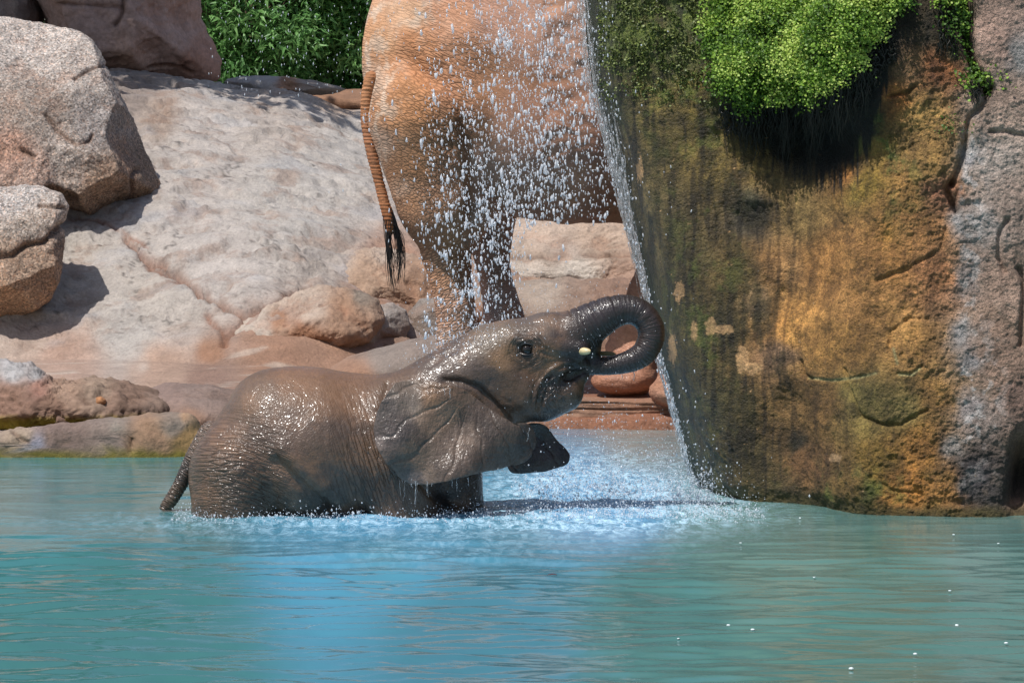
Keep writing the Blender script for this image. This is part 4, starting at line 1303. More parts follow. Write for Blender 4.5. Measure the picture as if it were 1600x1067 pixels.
#                       # roof of the mouth
s.cap(B(372, 735, -.10), B(364, 850, -.12), r_(74), r_(64), .06)         # near hind leg
s.cap(B(395, 735, .16), B(400, 850, .18), r_(66), r_(56), .06)
s.cap(B(625, 730, -.14), B(640, 860, -.12), r_(62), r_(54), .05)         # near foreleg
s.cap(B(700, 700, .10), B(714, 860, .10), r_(52), r_(46), .05)           # far foreleg
s.cap(B(660, 700, .0), B(700, 780, .0), r_(60), r_(40), .06)
s.ell(B(823, 546, -.185), (r_(12), .030, r_(11)), .02, cut=True)         # eye socket
s.cap(B(806, 530, -.168), B(836, 528, -.160), r_(5), r_(5), .03)         # brow
V, F = s.mesh()
N = normals(V, F)
px, py = proj(V)
q = V
# trunk coordinates
td = np.full(len(V), 1e9)
tt = np.zeros(len(V))
m = (px > 840) & (py < 620)
for i in range(len(tc)):
    d = np.hypot(px[m] - tc[i, 0], py[m] - tc[i, 1]) / tc[i, 2]
    b = d < td[m]
    td[m] = np.where(b, d, td[m])
    tmp = tt[m]
    tmp[b] = i
    tt[m] = tmp
# smooth the index into a length along the trunk
a2 = P(tc[:, 0], tc[:, 1], BY)
seglen = np.concatenate([[0], np.cumsum(np.linalg.norm(np.diff(a2, axis=0), axis=1))])
ii = tt.astype(int)
tan = np.gradient(a2, axis=0)
tan /= np.linalg.norm(tan, axis=1, keepdims=True)
along = seglen[ii] + ((V - a2[ii]) * tan[ii]).sum(1)
trunkw = smooth(1.35, 1.1, td) * smooth(872, 905, px)
ring = np.sin(along * 2 * math.pi / .0185 + 1.2 * fbm(q * 10, 2))
D = .0012 * ring * trunkw * (.5 + .9 * noise(q * 14)) + .0022 * fbm(np.stack([along / .011, V[:, 1] * 8, 0 * along], -1), 3) * trunkw
for i0, dep in ((8, .011), (10.5, .012), (13, .009), (15.5, .008), (18, .006)):       # deep creases on top of the trunk's root
    cr = np.exp(-((along - seglen[int(i0)] - .0) / .0045) ** 2) * smooth(845, 870, px) * smooth(-.05, .03, (V - a2[ii])[:, 2])
    D -= dep * cr * smooth(1.5, 1.2, td)
# large soft folds
D += (.006 * fbm(q * 5, 3) + .0035 * fbm(q * 22 + 4, 4, .6)) * (1 - trunkw)
D -= .004 * np.exp(-(fbm(q * np.array([9, 9, 6]) + 30, 3) / .035) ** 2) * (1 - trunkw) * gauss(px, py, 730, 590, 110, 90)
sh = gauss(px, py, 590, 740, 75, 100)
D += .013 * sh * fbm(np.stack([(px - .32 * (py - 700)) / 11, py / 75, 0 * px], -1), 4, .55)
hf = gauss(px, py, 375, 740, 80, 85)
rr = np.hypot(px - 330, (py - 960))
D += .006 * hf * fbm(np.stack([rr / 7.0, np.arctan2(px - 330, 960 - py) * 5, 0 * px], -1), 4, .6)
nzf = 5 * fbm(q * 9 + 4, 3)
D -= .020 * np.exp(-(seg_dist(px + nzf, py, [(436, 720), (462, 748), (492, 775), (525, 810)]) / 9) ** 2) * (V[:, 1] < BY)     # flank fold
D += .024 * gauss(px, py, 432, 700, 55, 38) * (V[:, 1] < BY)
D += .022 * gauss(px, py, 375, 755, 48, 65) * (V[:, 1] < BY)
D += .016 * np.exp(-(seg_dist(px + nzf, py, [(446, 700), (474, 732), (508, 766), (545, 810)]) / 12) ** 2) * (V[:, 1] < BY)
D -= .022 * np.exp(-(seg_dist(px, py, [(655, 752), (680, 775), (705, 800)]) / 7) ** 2) * (V[:, 1] < BY)
D -= .012 * np.exp(-(seg_dist(px, py, [(606, 600), (596, 640)]) / 5) ** 2)
nearside = (V[:, 1] < BY)
# cheek and lip folds
for pts, wd, dep in [([(838, 640), (846, 606), (862, 583), (882, 572), (898, 572)], 3.5, .012), ([(848, 630), (856, 604), (872, 592), (893, 590)], 3.0, .014), ([(855, 592), (872, 585), (890, 585)], 4, .014), ([(830, 630), (838, 600), (856, 576)], 3, .006),
                     ([(795, 655), (770, 628), (748, 606), (720, 596), (694, 594)], 5, .020), ([(870, 600), (895, 590), (915, 580)], 3.5, .012), ([(845, 552), (866, 556), (900, 560)], 3, .006), ([(842, 540), (860, 548), (890, 556)], 2.2, .004),
                     ([(712, 545), (690, 556), (672, 572)], 4, .008), ([(843, 560), (830, 572), (812, 580)], 3, .005)]:
    D -= dep * np.exp(-(seg_dist(px + 1.5 * noise(q * 40), py, pts) / wd) ** 2) * nearside
D += .006 * np.exp(-(seg_dist(px, py, [(834, 636), (842, 602), (858, 580), (882, 568)]) / 4) ** 2) * nearside
er = np.hypot((px - 823), (py - 546) * 1.1)
eye_w = np.exp(-(er / 30) ** 2) * smooth(10, 14, er) * nearside
D += .0022 * np.sin(er * 2 * math.pi / 5.5 + 1.0 * noise(q * 20)) * eye_w
D -= .007 * np.exp(-((er - 22) / 4) ** 2) * smooth(560, 530, py) * nearside
V = V + N * D[:, None]
# wrinkle fields
wa = np.stack([along / .016, 0 * px, V[:, 1] * 14], 1) * trunkw[:, None] + (1 - trunkw)[:, None] * np.stack([rr / 5.6, np.arctan2(px - 330, 960 - py) * 9, V[:, 1] * 3], 1)
Wa = np.clip(.42 * trunkw + 1.0 * hf * (px < 520) + .35 * gauss(px, py, 320, 690, 40, 50), 0, 1)
ea = np.stack([(px - .32 * (py - 700)) / 6.5, py / 36, V[:, 1] * 3], 1)
mouth = np.hypot(px - 905, py - 628)
eb = np.stack([mouth / 6.0, np.arctan2(px - 905, 628 - py) * 5, V[:, 1] * 3], 1)
ee = np.stack([er / 4.0, np.arctan2(px - 823, 546 - py) * 1.2, V[:, 1] * 2], 1)
ishead = px > 700
iseye = (er < 40)
wb = np.where(iseye[:, None], ee, np.where(ishead[:, None], eb, ea))
Wb = np.where(iseye, .7 * smooth(40, 28, er) * smooth(9, 13, er), np.where(ishead, .75 * gauss(px, py, 862, 612, 34, 40) * nearside, np.clip(.95 * sh + .25 * gauss(px, py, 640, 620, 60, 40), 0, 1)))
W = np.stack([Wa, Wb, .75 + .5 * fbm(q * 4, 3) + .3 * (px < 460)], 1)
BR = (122, 100, 86)
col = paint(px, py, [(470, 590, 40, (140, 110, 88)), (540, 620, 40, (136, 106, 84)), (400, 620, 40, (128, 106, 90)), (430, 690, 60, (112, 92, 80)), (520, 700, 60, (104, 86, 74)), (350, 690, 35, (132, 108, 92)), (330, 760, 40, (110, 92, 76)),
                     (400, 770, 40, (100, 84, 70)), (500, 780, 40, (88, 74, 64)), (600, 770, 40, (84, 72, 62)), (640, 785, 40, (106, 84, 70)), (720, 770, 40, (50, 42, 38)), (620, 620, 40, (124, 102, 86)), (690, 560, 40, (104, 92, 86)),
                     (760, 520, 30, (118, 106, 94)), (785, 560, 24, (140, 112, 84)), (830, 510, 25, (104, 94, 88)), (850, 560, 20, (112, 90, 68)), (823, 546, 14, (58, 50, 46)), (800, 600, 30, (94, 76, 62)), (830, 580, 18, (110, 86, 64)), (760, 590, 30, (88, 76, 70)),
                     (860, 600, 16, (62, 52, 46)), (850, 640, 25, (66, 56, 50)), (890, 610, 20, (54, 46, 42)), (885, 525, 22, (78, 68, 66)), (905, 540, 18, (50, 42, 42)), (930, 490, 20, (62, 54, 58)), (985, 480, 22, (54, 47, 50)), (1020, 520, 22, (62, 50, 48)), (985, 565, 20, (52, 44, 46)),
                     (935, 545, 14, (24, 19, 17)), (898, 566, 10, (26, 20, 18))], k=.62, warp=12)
col = col * np.array([1.10, 1.0, .88])
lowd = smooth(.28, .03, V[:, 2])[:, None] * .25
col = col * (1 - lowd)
tan_ = smooth(.0, .3, fbm(q * 5 + 9, 6, .65))[:, None] * .40 * (1 - trunkw[:, None])
col = col * (1 - tan_) + tan_ * lin((142, 106, 78)) * .85
baby = empty('young_elephant', B(500, 800, 0), 'young wet brown elephant standing in the pool with its trunk curled back into its mouth', 'elephant')
wet = np.clip(.85 + .3 * fbm(q * 3, 3), 0, 1)
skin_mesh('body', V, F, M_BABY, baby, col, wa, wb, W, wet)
_bv = V[(V[:, 1] < BY)]
_bx, _by = proj(_bv)

def front_y(x, y, rad=4):
    k = (np.abs(_bx - x) < rad) & (np.abs(_by - y) < rad)
    return float(_bv[k, 1].min()) if k.any() else BY - .15

def uv_ball(c, r, n=20):
    v, f = cube_sphere(n)
    return c + v * np.array(r), f

# eye with lids
ey = front_y(823, 546, 16)
ec = P(823, 546, ey + .028)
v, f = uv_ball(ec, (.0285, .030, .0285))
eye = part(mesh_obj('eye', v, f, M_EYE), baby)
lid = []
for k, (amp, rr0, rad0) in enumerate([(1, 12.0, .0055), (1, 16.5, .0050), (-1, 11.5, .0050), (-1, 15.5, .0042)]):
    th = np.linspace(math.radians(168), math.radians(12), 22)
    x = 823 + rr0 * 1.25 * np.cos(th)
    y = 546 - amp * rr0 * (.80 if amp > 0 else .72) * np.sin(th)
    yy = ey + .010 + .010 * (rr0 > 14) + .022 * np.cos(th) ** 2
    lid.append((P(x, y, yy), rad0 * (.35 + .65 * np.sin(th))))
v, f = tubes(lid, 8)
n_ = len(v)
o = mesh_obj('eyelids', v, f, M_BABY, cols=np.tile(lin((60, 52, 48)), (n_, 1)), attrs={'wa': v * 60, 'wb': v * 60, 'Wet': np.ones(n_)})
part(o, baby)
# tusks
def tusk(x0, y0, d0, x1, y1, d1, r0, m, label):
    t = np.linspace(0, 1, 12)
    a, b = P(x0, y0, BY + d0), P(x1, y1, BY + d1)
    pts = a + (b - a) * t[:, None]
    rad = r0 * np.sqrt(np.clip(1 - np.clip((t - .62) / .39, 0, 1) ** 2, 0, 1)) + 1e-4
    v, f = tubes([(pts, rad)], 14)
    o = mesh_obj('tusk', v, f, m)
    if label:
        o['label'] = label
    return part(o, baby)
tusk(893, 548, -.09, 923, 549, -.16, .0195, M_IVORY, 'pale stub of the near tusk')
tusk(925, 552, .08, 962, 553, .05, .013, M_DARKIV, 'shaded stub of the far tusk')

# ears: thick curved sheets
def ear(name, poly, center, yfun, thick, cols, n=90, seed=1, strength=.35, label=None):
    o = np.array(poly, float)
    v, f = cube_sphere(n)
    c = np.array(center, float)
    oc = catmull(np.vstack([o, o[:1]]), 300)
    ang = np.unwrap(np.arctan2(oc[:, 1] - c[1], oc[:, 0] - c[0]))
    rad = np.hypot(oc[:, 0] - c[0], oc[:, 1] - c[1])
    a0 = ang % (2 * math.pi)
    k = np.argsort(a0)
    th = np.arctan2(-v[:, 2], v[:, 0]) % (2 * math.pi)
    R = np.interp(th, a0[k], rad[k], period=2 * math.pi)
    rxy = np.hypot(v[:, 0], v[:, 2])
    r = np.sin(np.arcsin(np.clip(rxy, 0, 1))) ** 1.0
    r = 1 - (1 - r) ** 1.0
    x, y = c[0] + np.cos(th) * R * r, c[1] + np.sin(th) * R * r
    Yb = yfun(x, y)
    W_ = P(x, y, BY + Yb + np.sign(v[:, 1]) * np.abs(v[:, 1]) ** .5 * thick)
    N_ = normals(W_, f)
    if (N_[:, 1] * v[:, 1]).sum() < 0:
        f = f[:, ::-1].copy()
        N_ = -N_
    q_ = W_ + seed
    D_ = .010 * fbm(q_ * np.array([7, 5, 4]), 4) + .005 * fbm(q_ * 16, 4, .65)
    an_ = np.arctan2(y - 606, x - 748)
    D_ = D_ - .005 * np.exp(-(np.sin(an_ * 8 + 2.2 * fbm(q_ * 4, 3)) / .16) ** 2) * smooth(30, 70, np.hypot(x - 748, y - 606))
    W_ = W_ + N_ * D_[:, None]
    x, y = proj(W_)
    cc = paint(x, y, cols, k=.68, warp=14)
    wa_ = W_ * np.array([60, 60, 26])
    wb_ = W_ * 45
    Wt = np.stack([.35 * strength * (1 + fbm(q_ * 4, 3)), .3 * strength + 0 * x, .35 + 0 * x], 1)
    vein = smooth(.0, .22, fbm(q_ * 5 + 3, 6, .68))[:, None]
    cc = cc * (1 - .5 * vein) + .5 * vein * lin((62, 52, 48)) * .8
    lt = smooth(.05, .3, fbm(q_ * 7 + 23, 6, .68))[:, None]
    cc = cc * (1 + .5 * lt) * np.array([1.06, 1.0, .9])
    w0 = 0
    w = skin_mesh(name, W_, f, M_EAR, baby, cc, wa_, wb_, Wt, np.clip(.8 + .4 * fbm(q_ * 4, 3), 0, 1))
    if label:
        w['label'] = label
    return w

def near_ear_y(x, y):
    base = np.interp(x, [580, 620, 680, 740, 800, 840], [-.385, -.385, -.36, -.33, -.27, -.23])
    base = base - .05 * smooth(640, 740, y) * smooth(840, 780, x)
    attach = gauss(x, y, 745, 610, 60, 26, 35)
    base = base + .07 * attach
    base = base + .055 * gauss(x, y, 640, 592, 45, 18)
    base = base + .024 * np.sin((x - 620) / 23.0 + (y - 700) / 60.0) * smooth(620, 740, y) + .012 * np.sin((x + y) / 24) + .016 * np.sin((x - y) / 31)
    return base
ear('ear', [(618, 598), (652, 594), (690, 598), (728, 610), (762, 636), (800, 658), (826, 664), (837, 688), (824, 718), (786, 731), (733, 742), (695, 753), (655, 757), (630, 750), (603, 722), (587, 692), (584, 668), (595, 630)],
    (700, 680), near_ear_y, .011,
    [(640, 620, 30, (120, 108, 100)), (680, 615, 26, (150, 118, 92)), (690, 650, 34, (132, 110, 94)), (620, 680, 30, (92, 82, 80)), (650, 710, 34, (112, 96, 84)), (720, 690, 40, (106, 90, 80)), (780, 680, 34, (86, 74, 66)), (740, 730, 30, (92, 78, 70)),
     (640, 745, 20, (96, 86, 84)), (820, 690, 20, (52, 44, 42)), (760, 640, 20, (98, 84, 76)), (600, 640, 20, (104, 94, 90))], n=130, seed=2, strength=.6, label='large near ear hanging spread over the shoulder')
def far_ear_y(x, y):
    return .02 - .06 * smooth(860, 800, x) + .012 * np.sin((x - 800) / 12.0) + .02 * np.sin(y / 15.0)
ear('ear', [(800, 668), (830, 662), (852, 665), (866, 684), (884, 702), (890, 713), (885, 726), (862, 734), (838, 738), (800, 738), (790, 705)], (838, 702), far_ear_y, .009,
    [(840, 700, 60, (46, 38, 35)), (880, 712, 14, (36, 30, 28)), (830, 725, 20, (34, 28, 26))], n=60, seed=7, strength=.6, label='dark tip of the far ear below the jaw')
# tail
TL = catmull([(330, 672, 15), (318, 690, 14), (306, 708, 12), (296, 728, 11), (288, 745, 10), (279, 762, 9.5), (268, 780, 9), (258, 794, 8)], 70)
st = Sdf((-1.95, 19.85, .0), (-1.45, 20.20, .55), .005)
st.chain(P(TL[:, 0], TL[:, 1], BY + .03), TL[:, 2] * px2m, .012, q=.9)
v, f = st.mesh()
nn = normals(v, f)
x, y = proj(v)
al = (-(x - 330) * .5 + (y - 672) * .86)
v = v + nn * (.0016 * np.sin(al * 2 * math.pi / 5.5 + 2 * noise(v * 30)) + .003 * fbm(v * 25, 3))[:, None]
cc = paint(x, y, [(320, 690, 20, (118, 98, 84)), (290, 740, 15, (66, 54, 46)), (270, 775, 18, (92, 74, 58))], warp=4)
skin_mesh('tail', v, f, M_BABY, baby, cc, np.stack([al / 4.5, al * 0, v[:, 1] * 30], 1), v * 60, np.stack([np.full(len(v), .9), np.zeros(len(v)), np.full(len(v), .5)], 1), np.full(len(v), .9))

# ---------------------------------------------------------------- the adult elephant
AY = 25.4
AS = FOC / AY
def A_(x, y, d=0.0):
    return P(x, y, AY + d)
def ra(a):
    return a / AS
s = Sdf((-1.10, 24.35, -.05), (2.75, 26.45, 3.55), .0135)
s.ell(A_(905, 75, 0), (ra(332), .66, ra(270)), .1)
s.ell(A_(905, 194, 0), (ra(290), .64, ra(146)), .1)
s.ell(A_(745, 120, 0), (ra(172), .52, ra(215)), .12)
s.ell(A_(1010, 100, 0), (ra(230), .56, ra(250)), .1)
s.cap(A_(688, 190, -.20), A_(700, 312, -.22), ra(112), ra(80), .10)
s.cap(A_(700, 312, -.22), A_(697, 395, -.22), ra(80), ra(38), .05)
s.cap(A_(697, 395, -.22), A_(711, 480, -.22), ra(37), ra(29), .03)
s.cap(A_(711, 480, -.22), A_(716, 600, -.20), ra(29), ra(34), .03)
s.cap(A_(757, 230, .25), A_(760, 330, .25), ra(90), ra(50), .06)
s.cap(A_(760, 330, .25), A_(771, 415, .22), ra(49), ra(26), .03)
s.cap(A_(771, 415, .22), A_(788, 500, .20), ra(26), ra(30), .03)
s.cap(A_(786, 500, .20), A_(792, 590, .20), ra(31), ra(34), .04)
s.cap(A_(1060, 300, .25), A_(1047, 420, .20), ra(80), ra(46), .06)
s.cap(A_(1047, 420, .20), A_(1002, 518, .10), ra(46), ra(46), .05)
s.cap(A_(1002, 518, .10), A_(985, 575, .02), ra(46), ra(44), .04)
s.ell(A_(974, 594, -.04), (ra(50), ra(46), ra(25)), .03)
s.cap(A_(1090, 300, -.25), A_(1078, 470, -.30), ra(82), ra(48), .06)
s.cap(A_(1078, 470, -.30), A_(1066, 580, -.38), ra(48), ra(40), .05)
s.ell(A_(1052, 610, -.40), (ra(37), ra(40), ra(26)), .03)
V, F = s.mesh()
N = normals(V, F)
px, py = proj(V)
q = V
D = .022 * fbm(q * 2.0, 3)
near_ = smooth(AY + .1, AY - .1, V[:, 1])
# hip hollow and folds of the haunch
D -= .075 * gauss(px, py, 668, 118, 42, 16, 35)
D += .030 * gauss(px, py, 720, 60, 60, 40)
R0 = np.hypot(px - 520, (py - 450))
T0 = np.arctan2(px - 520, 450 - py)
thigh = gauss(px, py, 690, 210, 60, 120)
D += .016 * thigh * fbm(np.stack([R0 / 9.0, T0 * 8, 0 * px], -1), 4, .55)
D -= .035 * np.exp(-(seg_dist(px, py, [(690, 110), (720, 160), (735, 220), (742, 290), (738, 350)]) / 13) ** 2) * near_
leg = gauss(px, py, 705, 440, 45, 110)
D += .006 * leg * fbm(np.stack([(py + .45 * (px - 700)) / 6.0, px / 30, 0 * px], -1), 4, .6) * 1.5
D += .003 * fbm(q * np.array([14, 14, 30]), 3) * (px > 850)
D += .030 * fbm(q * np.array([4, 4, 7]), 4) * (px > 850) + .006 * fbm(np.stack([(py - .3 * px) / 9, px / 26, 0 * px], -1), 3) * (px > 850)
D -= .02 * np.exp(-(seg_dist(px, py, [(930, 570), (965, 560), (1010, 566)]) / 5) ** 2)
V = V + N * D[:, None]
wa = np.stack([R0 / 4.6, T0 * 26, V[:, 1] * 3], 1)
wb = np.stack([(py + .45 * (px - 700)) / 4.2, (px - .2 * py) / 11, V[:, 1] * 3], 1)
wb = np.where((px > 850)[:, None], np.stack([(py - .25 * px) / 4.2, px / 8, V[:, 1] * 9], 1), wb)
Wa = np.clip(1.15 * smooth(800, 700, px + .2 * py - 20) * smooth(420, 340, py) + .35 * smooth(980, 760, px) * smooth(250, 100, py) , 0, 1)
Wa = Wa * (.5 + .4 * smooth(30, 120, py)) * (.8 + .6 * fbm(q * 3 + 5, 3))
Wb = np.clip(smooth(330, 420, py) * (.75 * smooth(760, 735, px) + .4), 0, 1) * (1 - .2 * smooth(850, 900, px))
W = np.stack([Wa, Wb, .55 + 0 * px], 1)
col = paint(px, py, [(640, 20, 30, (214, 170, 132)), (600, 60, 25, (206, 156, 114)), (650, 70, 40, (200, 140, 96)), (700, 30, 40, (204, 150, 114)), (800, 30, 60, (196, 150, 124)), (900, 60, 60, (184, 142, 118)), (740, 110, 50, (186, 134, 98)), (740, 200, 30, (150, 108, 78)), (740, 330, 18, (126, 92, 70)),
                     (850, 150, 50, (166, 122, 96)), (640, 160, 35, (186, 132, 88)), (585, 130, 18, (196, 164, 136)), (600, 220, 16, (186, 154, 128)), (650, 240, 35, (160, 118, 84)), (700, 200, 30, (154, 112, 80)), (720, 280, 30, (146, 110, 84)),
                     (640, 320, 20, (176, 132, 98)), (625, 290, 14, (186, 152, 124)), (680, 340, 30, (160, 120, 90)), (780, 240, 50, (166, 126, 102)), (880, 250, 50, (162, 120, 96)), (950, 250, 40, (146, 100, 78)), (960, 310, 30, (130, 88, 66)), (860, 320, 40, (152, 114, 92)),
                     (770, 330, 35, (158, 122, 100)), (765, 400, 25, (150, 122, 104)), (790, 480, 25, (154, 130, 118)), (690, 420, 28, (194, 146, 110)), (722, 420, 14, (170, 124, 94)), (715, 490, 28, (200, 156, 126)), (700, 540, 25, (200, 166, 140)), (690, 380, 20, (170, 124, 90)),
                     (980, 530, 40, (180, 130, 102)), (990, 470, 30, (164, 118, 92)), (970, 600, 30, (164, 116, 90)), (1050, 600, 25, (172, 128, 102)), (1040, 560, 18, (90, 70, 70))], k=.98, warp=14)
col = col * np.array([.97, .97, 1.02])
dust = (smooth(-.04, .16, fbm(q * 7 + 3, 5, .65)) * smooth(650, 600, px + .12 * np.abs(py - 150)) * near_)[:, None]
dust = np.clip(dust + (smooth(.0, .2, fbm(q * 6 + 13, 5, .65)) * gauss(px, py, 650, 20, 40, 40))[:, None], 0, 1) * .75
col = col * (1 - dust) + dust * lin((226, 200, 176)) * .85
mot = smooth(.02, .3, fbm(q * 3.5 + 5, 5, .6))[:, None] * .35
col = col * (1 - mot) + mot * lin((190, 134, 92)) * .8
adult = empty('adult_elephant', A_(850, 600, 0), 'adult elephant coated in orange-brown mud, standing on the bank with its head out of view', 'elephant')
wet = np.clip(.15 + .6 * smooth(.25, .75, gauss(px, py, 860, 290, 190, 140) + .5 * gauss(px, py, 780, 430, 50, 120)) + .7 * gauss(px, py, 970, 590, 60, 50) + .2 * fbm(q * 5, 3), 0, 1)
skin_mesh('body', V, F, M_ADULT, adult, col, wa, wb, W, wet)
TA = catmull([(580, 120, 9), (574, 150, 8.5), (573, 190, 8), (580, 235, 7.5), (590, 275, 7), (600, 315, 7), (607, 340, 7), (610, 362, 5.5)], 90)
st = Sdf((-1.05, 24.95, 1.2), (-.70, 25.35, 2.35), .0065)
st.chain(P(TA[:, 0], TA[:, 1], AY - .25) - np.array([0, 0, 0]), TA[:, 2] / AS, .012)
v, f = st.mesh()
nn = normals(v, f)
x, y = proj(v)
v = v + nn * (.0022 * np.sin(y * 2 * math.pi / 6 + 2 * noise(v * 20)) + .003 * fbm(v * 20, 3))[:, None]
cc = paint(x, y, [(575, 160, 30, (178, 124, 86)), (580, 220, 30, (166, 112, 78)), (595, 290, 30, (172, 114, 76)), (608, 345, 20, (156, 98, 60))], k=1.0, warp=4)
tail = skin_mesh('tail', v, f, M_ADULT, adult, cc, np.stack([y / 4.5, y * 0, v[:, 1] * 8], 1), v * 60, np.stack([np.full(len(v), .45), np.zeros(len(v)), np.full(len(v), .5)], 1), np.full(len(v), .2))
rg = np.random.default_rng(21)
hair = []
for k in range(90):
    side = rg.uniform() < .45
    y0 = rg.uniform(318, 366)
    x0 = np.interp(y0, [300, 340, 366], [598, 607, 611]) + (rg.uniform(3, 8) if not side else rg.uniform(-6, 2))
    bend = rg.uniform(8, 20) if not side else -rg.uniform(2, 8)
    xe, ye = (rg.uniform(616, 632), rg.uniform(400, 445)) if not side else (rg.uniform(606, 620), rg.uniform(400, 462))
    t = np.linspace(0, 1, 12)
    x = (1 - t) ** 2 * x0 + 2 * t * (1 - t) * ((x0 + xe) / 2 + bend) + t ** 2 * xe + .8 * np.sin(t * 7 + k)
    y = y0 + (ye - y0) * t
    hair.append((P(x, y, AY - .25 + rg.normal() * .02), np.linspace(.0026, .0010, 12)))
v, f = tubes(hair, 4)
h = mesh_obj('tail_hair', v, f, M_HAIR)
h.parent = tail

# ------------------------------------------------------------------ moving water
_t = (1 + 5 ** .5) / 2
ICO = unit(np.array([(-1, _t, 0), (1, _t, 0), (-1, -_t, 0), (1, -_t, 0), (0, -1, _t), (0, 1, _t), (0, -1, -_t), (0, 1, -_t), (_t, 0, -1), (_t, 0, 1), (-_t, 0, -1), (-_t, 0, 1)], float))
ICOF = np.array([(0, 11, 5), (0, 5, 1), (0, 1, 7), (0, 7, 10), (0, 10, 11), (1, 5, 9), (5, 11, 4), (11, 10, 2), (10, 7, 6), (7, 1, 8), (3, 9, 4), (3, 4, 2), (3, 2, 6), (3, 6, 8), (3, 8, 9), (4, 9, 5), (2, 4, 11), (6, 2, 10), (8, 6, 7), (9, 8, 1)])

def drops(name, label, pos, r, stretch, rg, cat='spray'):
    n = len(pos)
    if r.mean() < .0026:          # very small drops need fewer faces
        o8 = np.array([(1, 0, 0), (-1, 0, 0), (0, 1, 0), (0, -1, 0), (0, 0, 1), (0, 0, -1)], float)
        f8 = np.array([(0, 2, 4), (2, 1, 4), (1, 3, 4), (3, 0, 4), (2, 0, 5), (1, 2, 5), (3, 1, 5), (0, 3, 5)])
        v = o8[None] * r[:, None, None]
        v[..., 2] *= stretch[:, None]
        v = v + pos[:, None]
        f = (np.arange(n)[:, None, None] * 6 + f8[None]).reshape(-1, 3)
        return tag(mesh_obj(name, v.reshape(-1, 3), f, M_DROP), label, cat, kind='stuff')
    jit = 1 + .30 * rg.normal(size=(n, 12, 1)).clip(-2, 2)
    v = ICO[None] * jit * r[:, None, None]
    v[..., 2] *= stretch[:, None]
    v = v + pos[:, None]
    f = (np.arange(n)[:, None, None] * 12 + ICOF[None]).reshape(-1, 3)
    o = mesh_obj(name, v.reshape(-1, 3), f, M_DROP)
    return tag(o, label, cat, kind='stuff')

rg = np.random.default_rng(99)
# the main shower in front of the adult elephant
n = 13000
y = rg.uniform(-60, 575, n)
mx = np.interp(y, [-60, 60, 160, 260, 340, 450, 575], [860, 850, 845, 835, 790, 755, 715])
sx = np.interp(y, [-60, 60, 160, 260, 340, 450, 575], [62, 78, 88, 92, 72, 46, 36])
x = mx + sx * rg.normal(size=n)
x = np.where(rg.uniform(size=n) < .18, rg.uniform(655, 965, n), x)
keep = (x < np.interp(y, LPY, LPX) - 4) & ((x < 820) | (y < 350) | (rg.uniform(size=n) < .12)) & (rg.uniform(size=n) < np.interp(y, [-60, 40, 200, 330, 400, 575], [.5, .6, .9, .85, .4, .3]))
x, y = x[keep], y[keep]
# gather part of them into clumps
cl = rg.integers(0, len(x), 150)
k = rg.uniform(size=len(x)) < .22
j = cl[rg.integers(0, 150, k.sum())]
x[k] = x[j] + 4.5 * rg.normal(size=k.sum())
y[k] = y[j] + 7 * rg.normal(size=k.sum())
pos = P(x, y, rg.uniform(21.6, 24.2, len(x)))
r = np.clip(rg.lognormal(math.log(.0027), .55, len(x)), .0011, .010)
drops('water_shower', 'shower of white water drops falling in front of the adult elephant', pos, r, rg.uniform(1.1, 3.6, len(x)), rg)
# a thin rain of drops on the left, against the shrubs
n = 230
x = rg.uniform(325, 640, n)
y = rg.uniform(-40, 150, n)
pos = P(x, y, rg.uniform(22.5, 24, n))
drops('water_drizzle', 'thin drizzle of drops in front of the green shrubs', pos, rg.uniform(.0016, .0034, n), rg.uniform(2, 3.6, n), rg)
# spray bouncing off the young elephant and the pool
n = 900
x = np.concatenate([rg.normal(735, 45, n), rg.normal(860, 70, n // 2)])
y = np.concatenate([520 + np.abs(rg.normal(0, 22, n)) * -1 + (735 - x[:n]) * .35 + 25, rg.uniform(440, 640, n // 2)])
pos = P(x, y, rg.uniform(19.4, 20.6, len(x)))
drops('water_spray', 'fine spray round the neck and head of the young elephant', pos, rg.uniform(.0009, .0026, len(x)), rg.uniform(1, 2.4, len(x)), rg)
n = 10000
X = np.concatenate([rg.normal(.42, .33, n), rg.uniform(-1.75, 1.3, n // 2), rg.normal(1.0, .12, n // 4)])
Y = np.concatenate([rg.normal(20.6, .45, n), rg.normal(19.75, .18, n // 2), rg.normal(20.35, .25, n // 4)])
hgt = np.concatenate([rg.exponential(.095, n) * (1 + 1.2 * np.sin(X[:n] * 21 + 3 * np.sin(Y[:n] * 9))) * .8, rg.exponential(.018, n // 2), rg.exponential(.06, n // 4)])
k = ~((Y > 19.95) & (X < .0)) & ~((X > 1.08) & (Y > 20.2)) & (Y < 22.2)
pos = np.stack([X, Y, np.minimum(hgt, .42) + .003], -1)[k]
drops('pool_splash', 'splashing droplets leaping from the blue pool under the falling water', pos, np.clip(rg.lognormal(math.log(.0022), .45, len(pos)), .001, .0075), rg.uniform(.8, 1.7, len(pos)), rg)

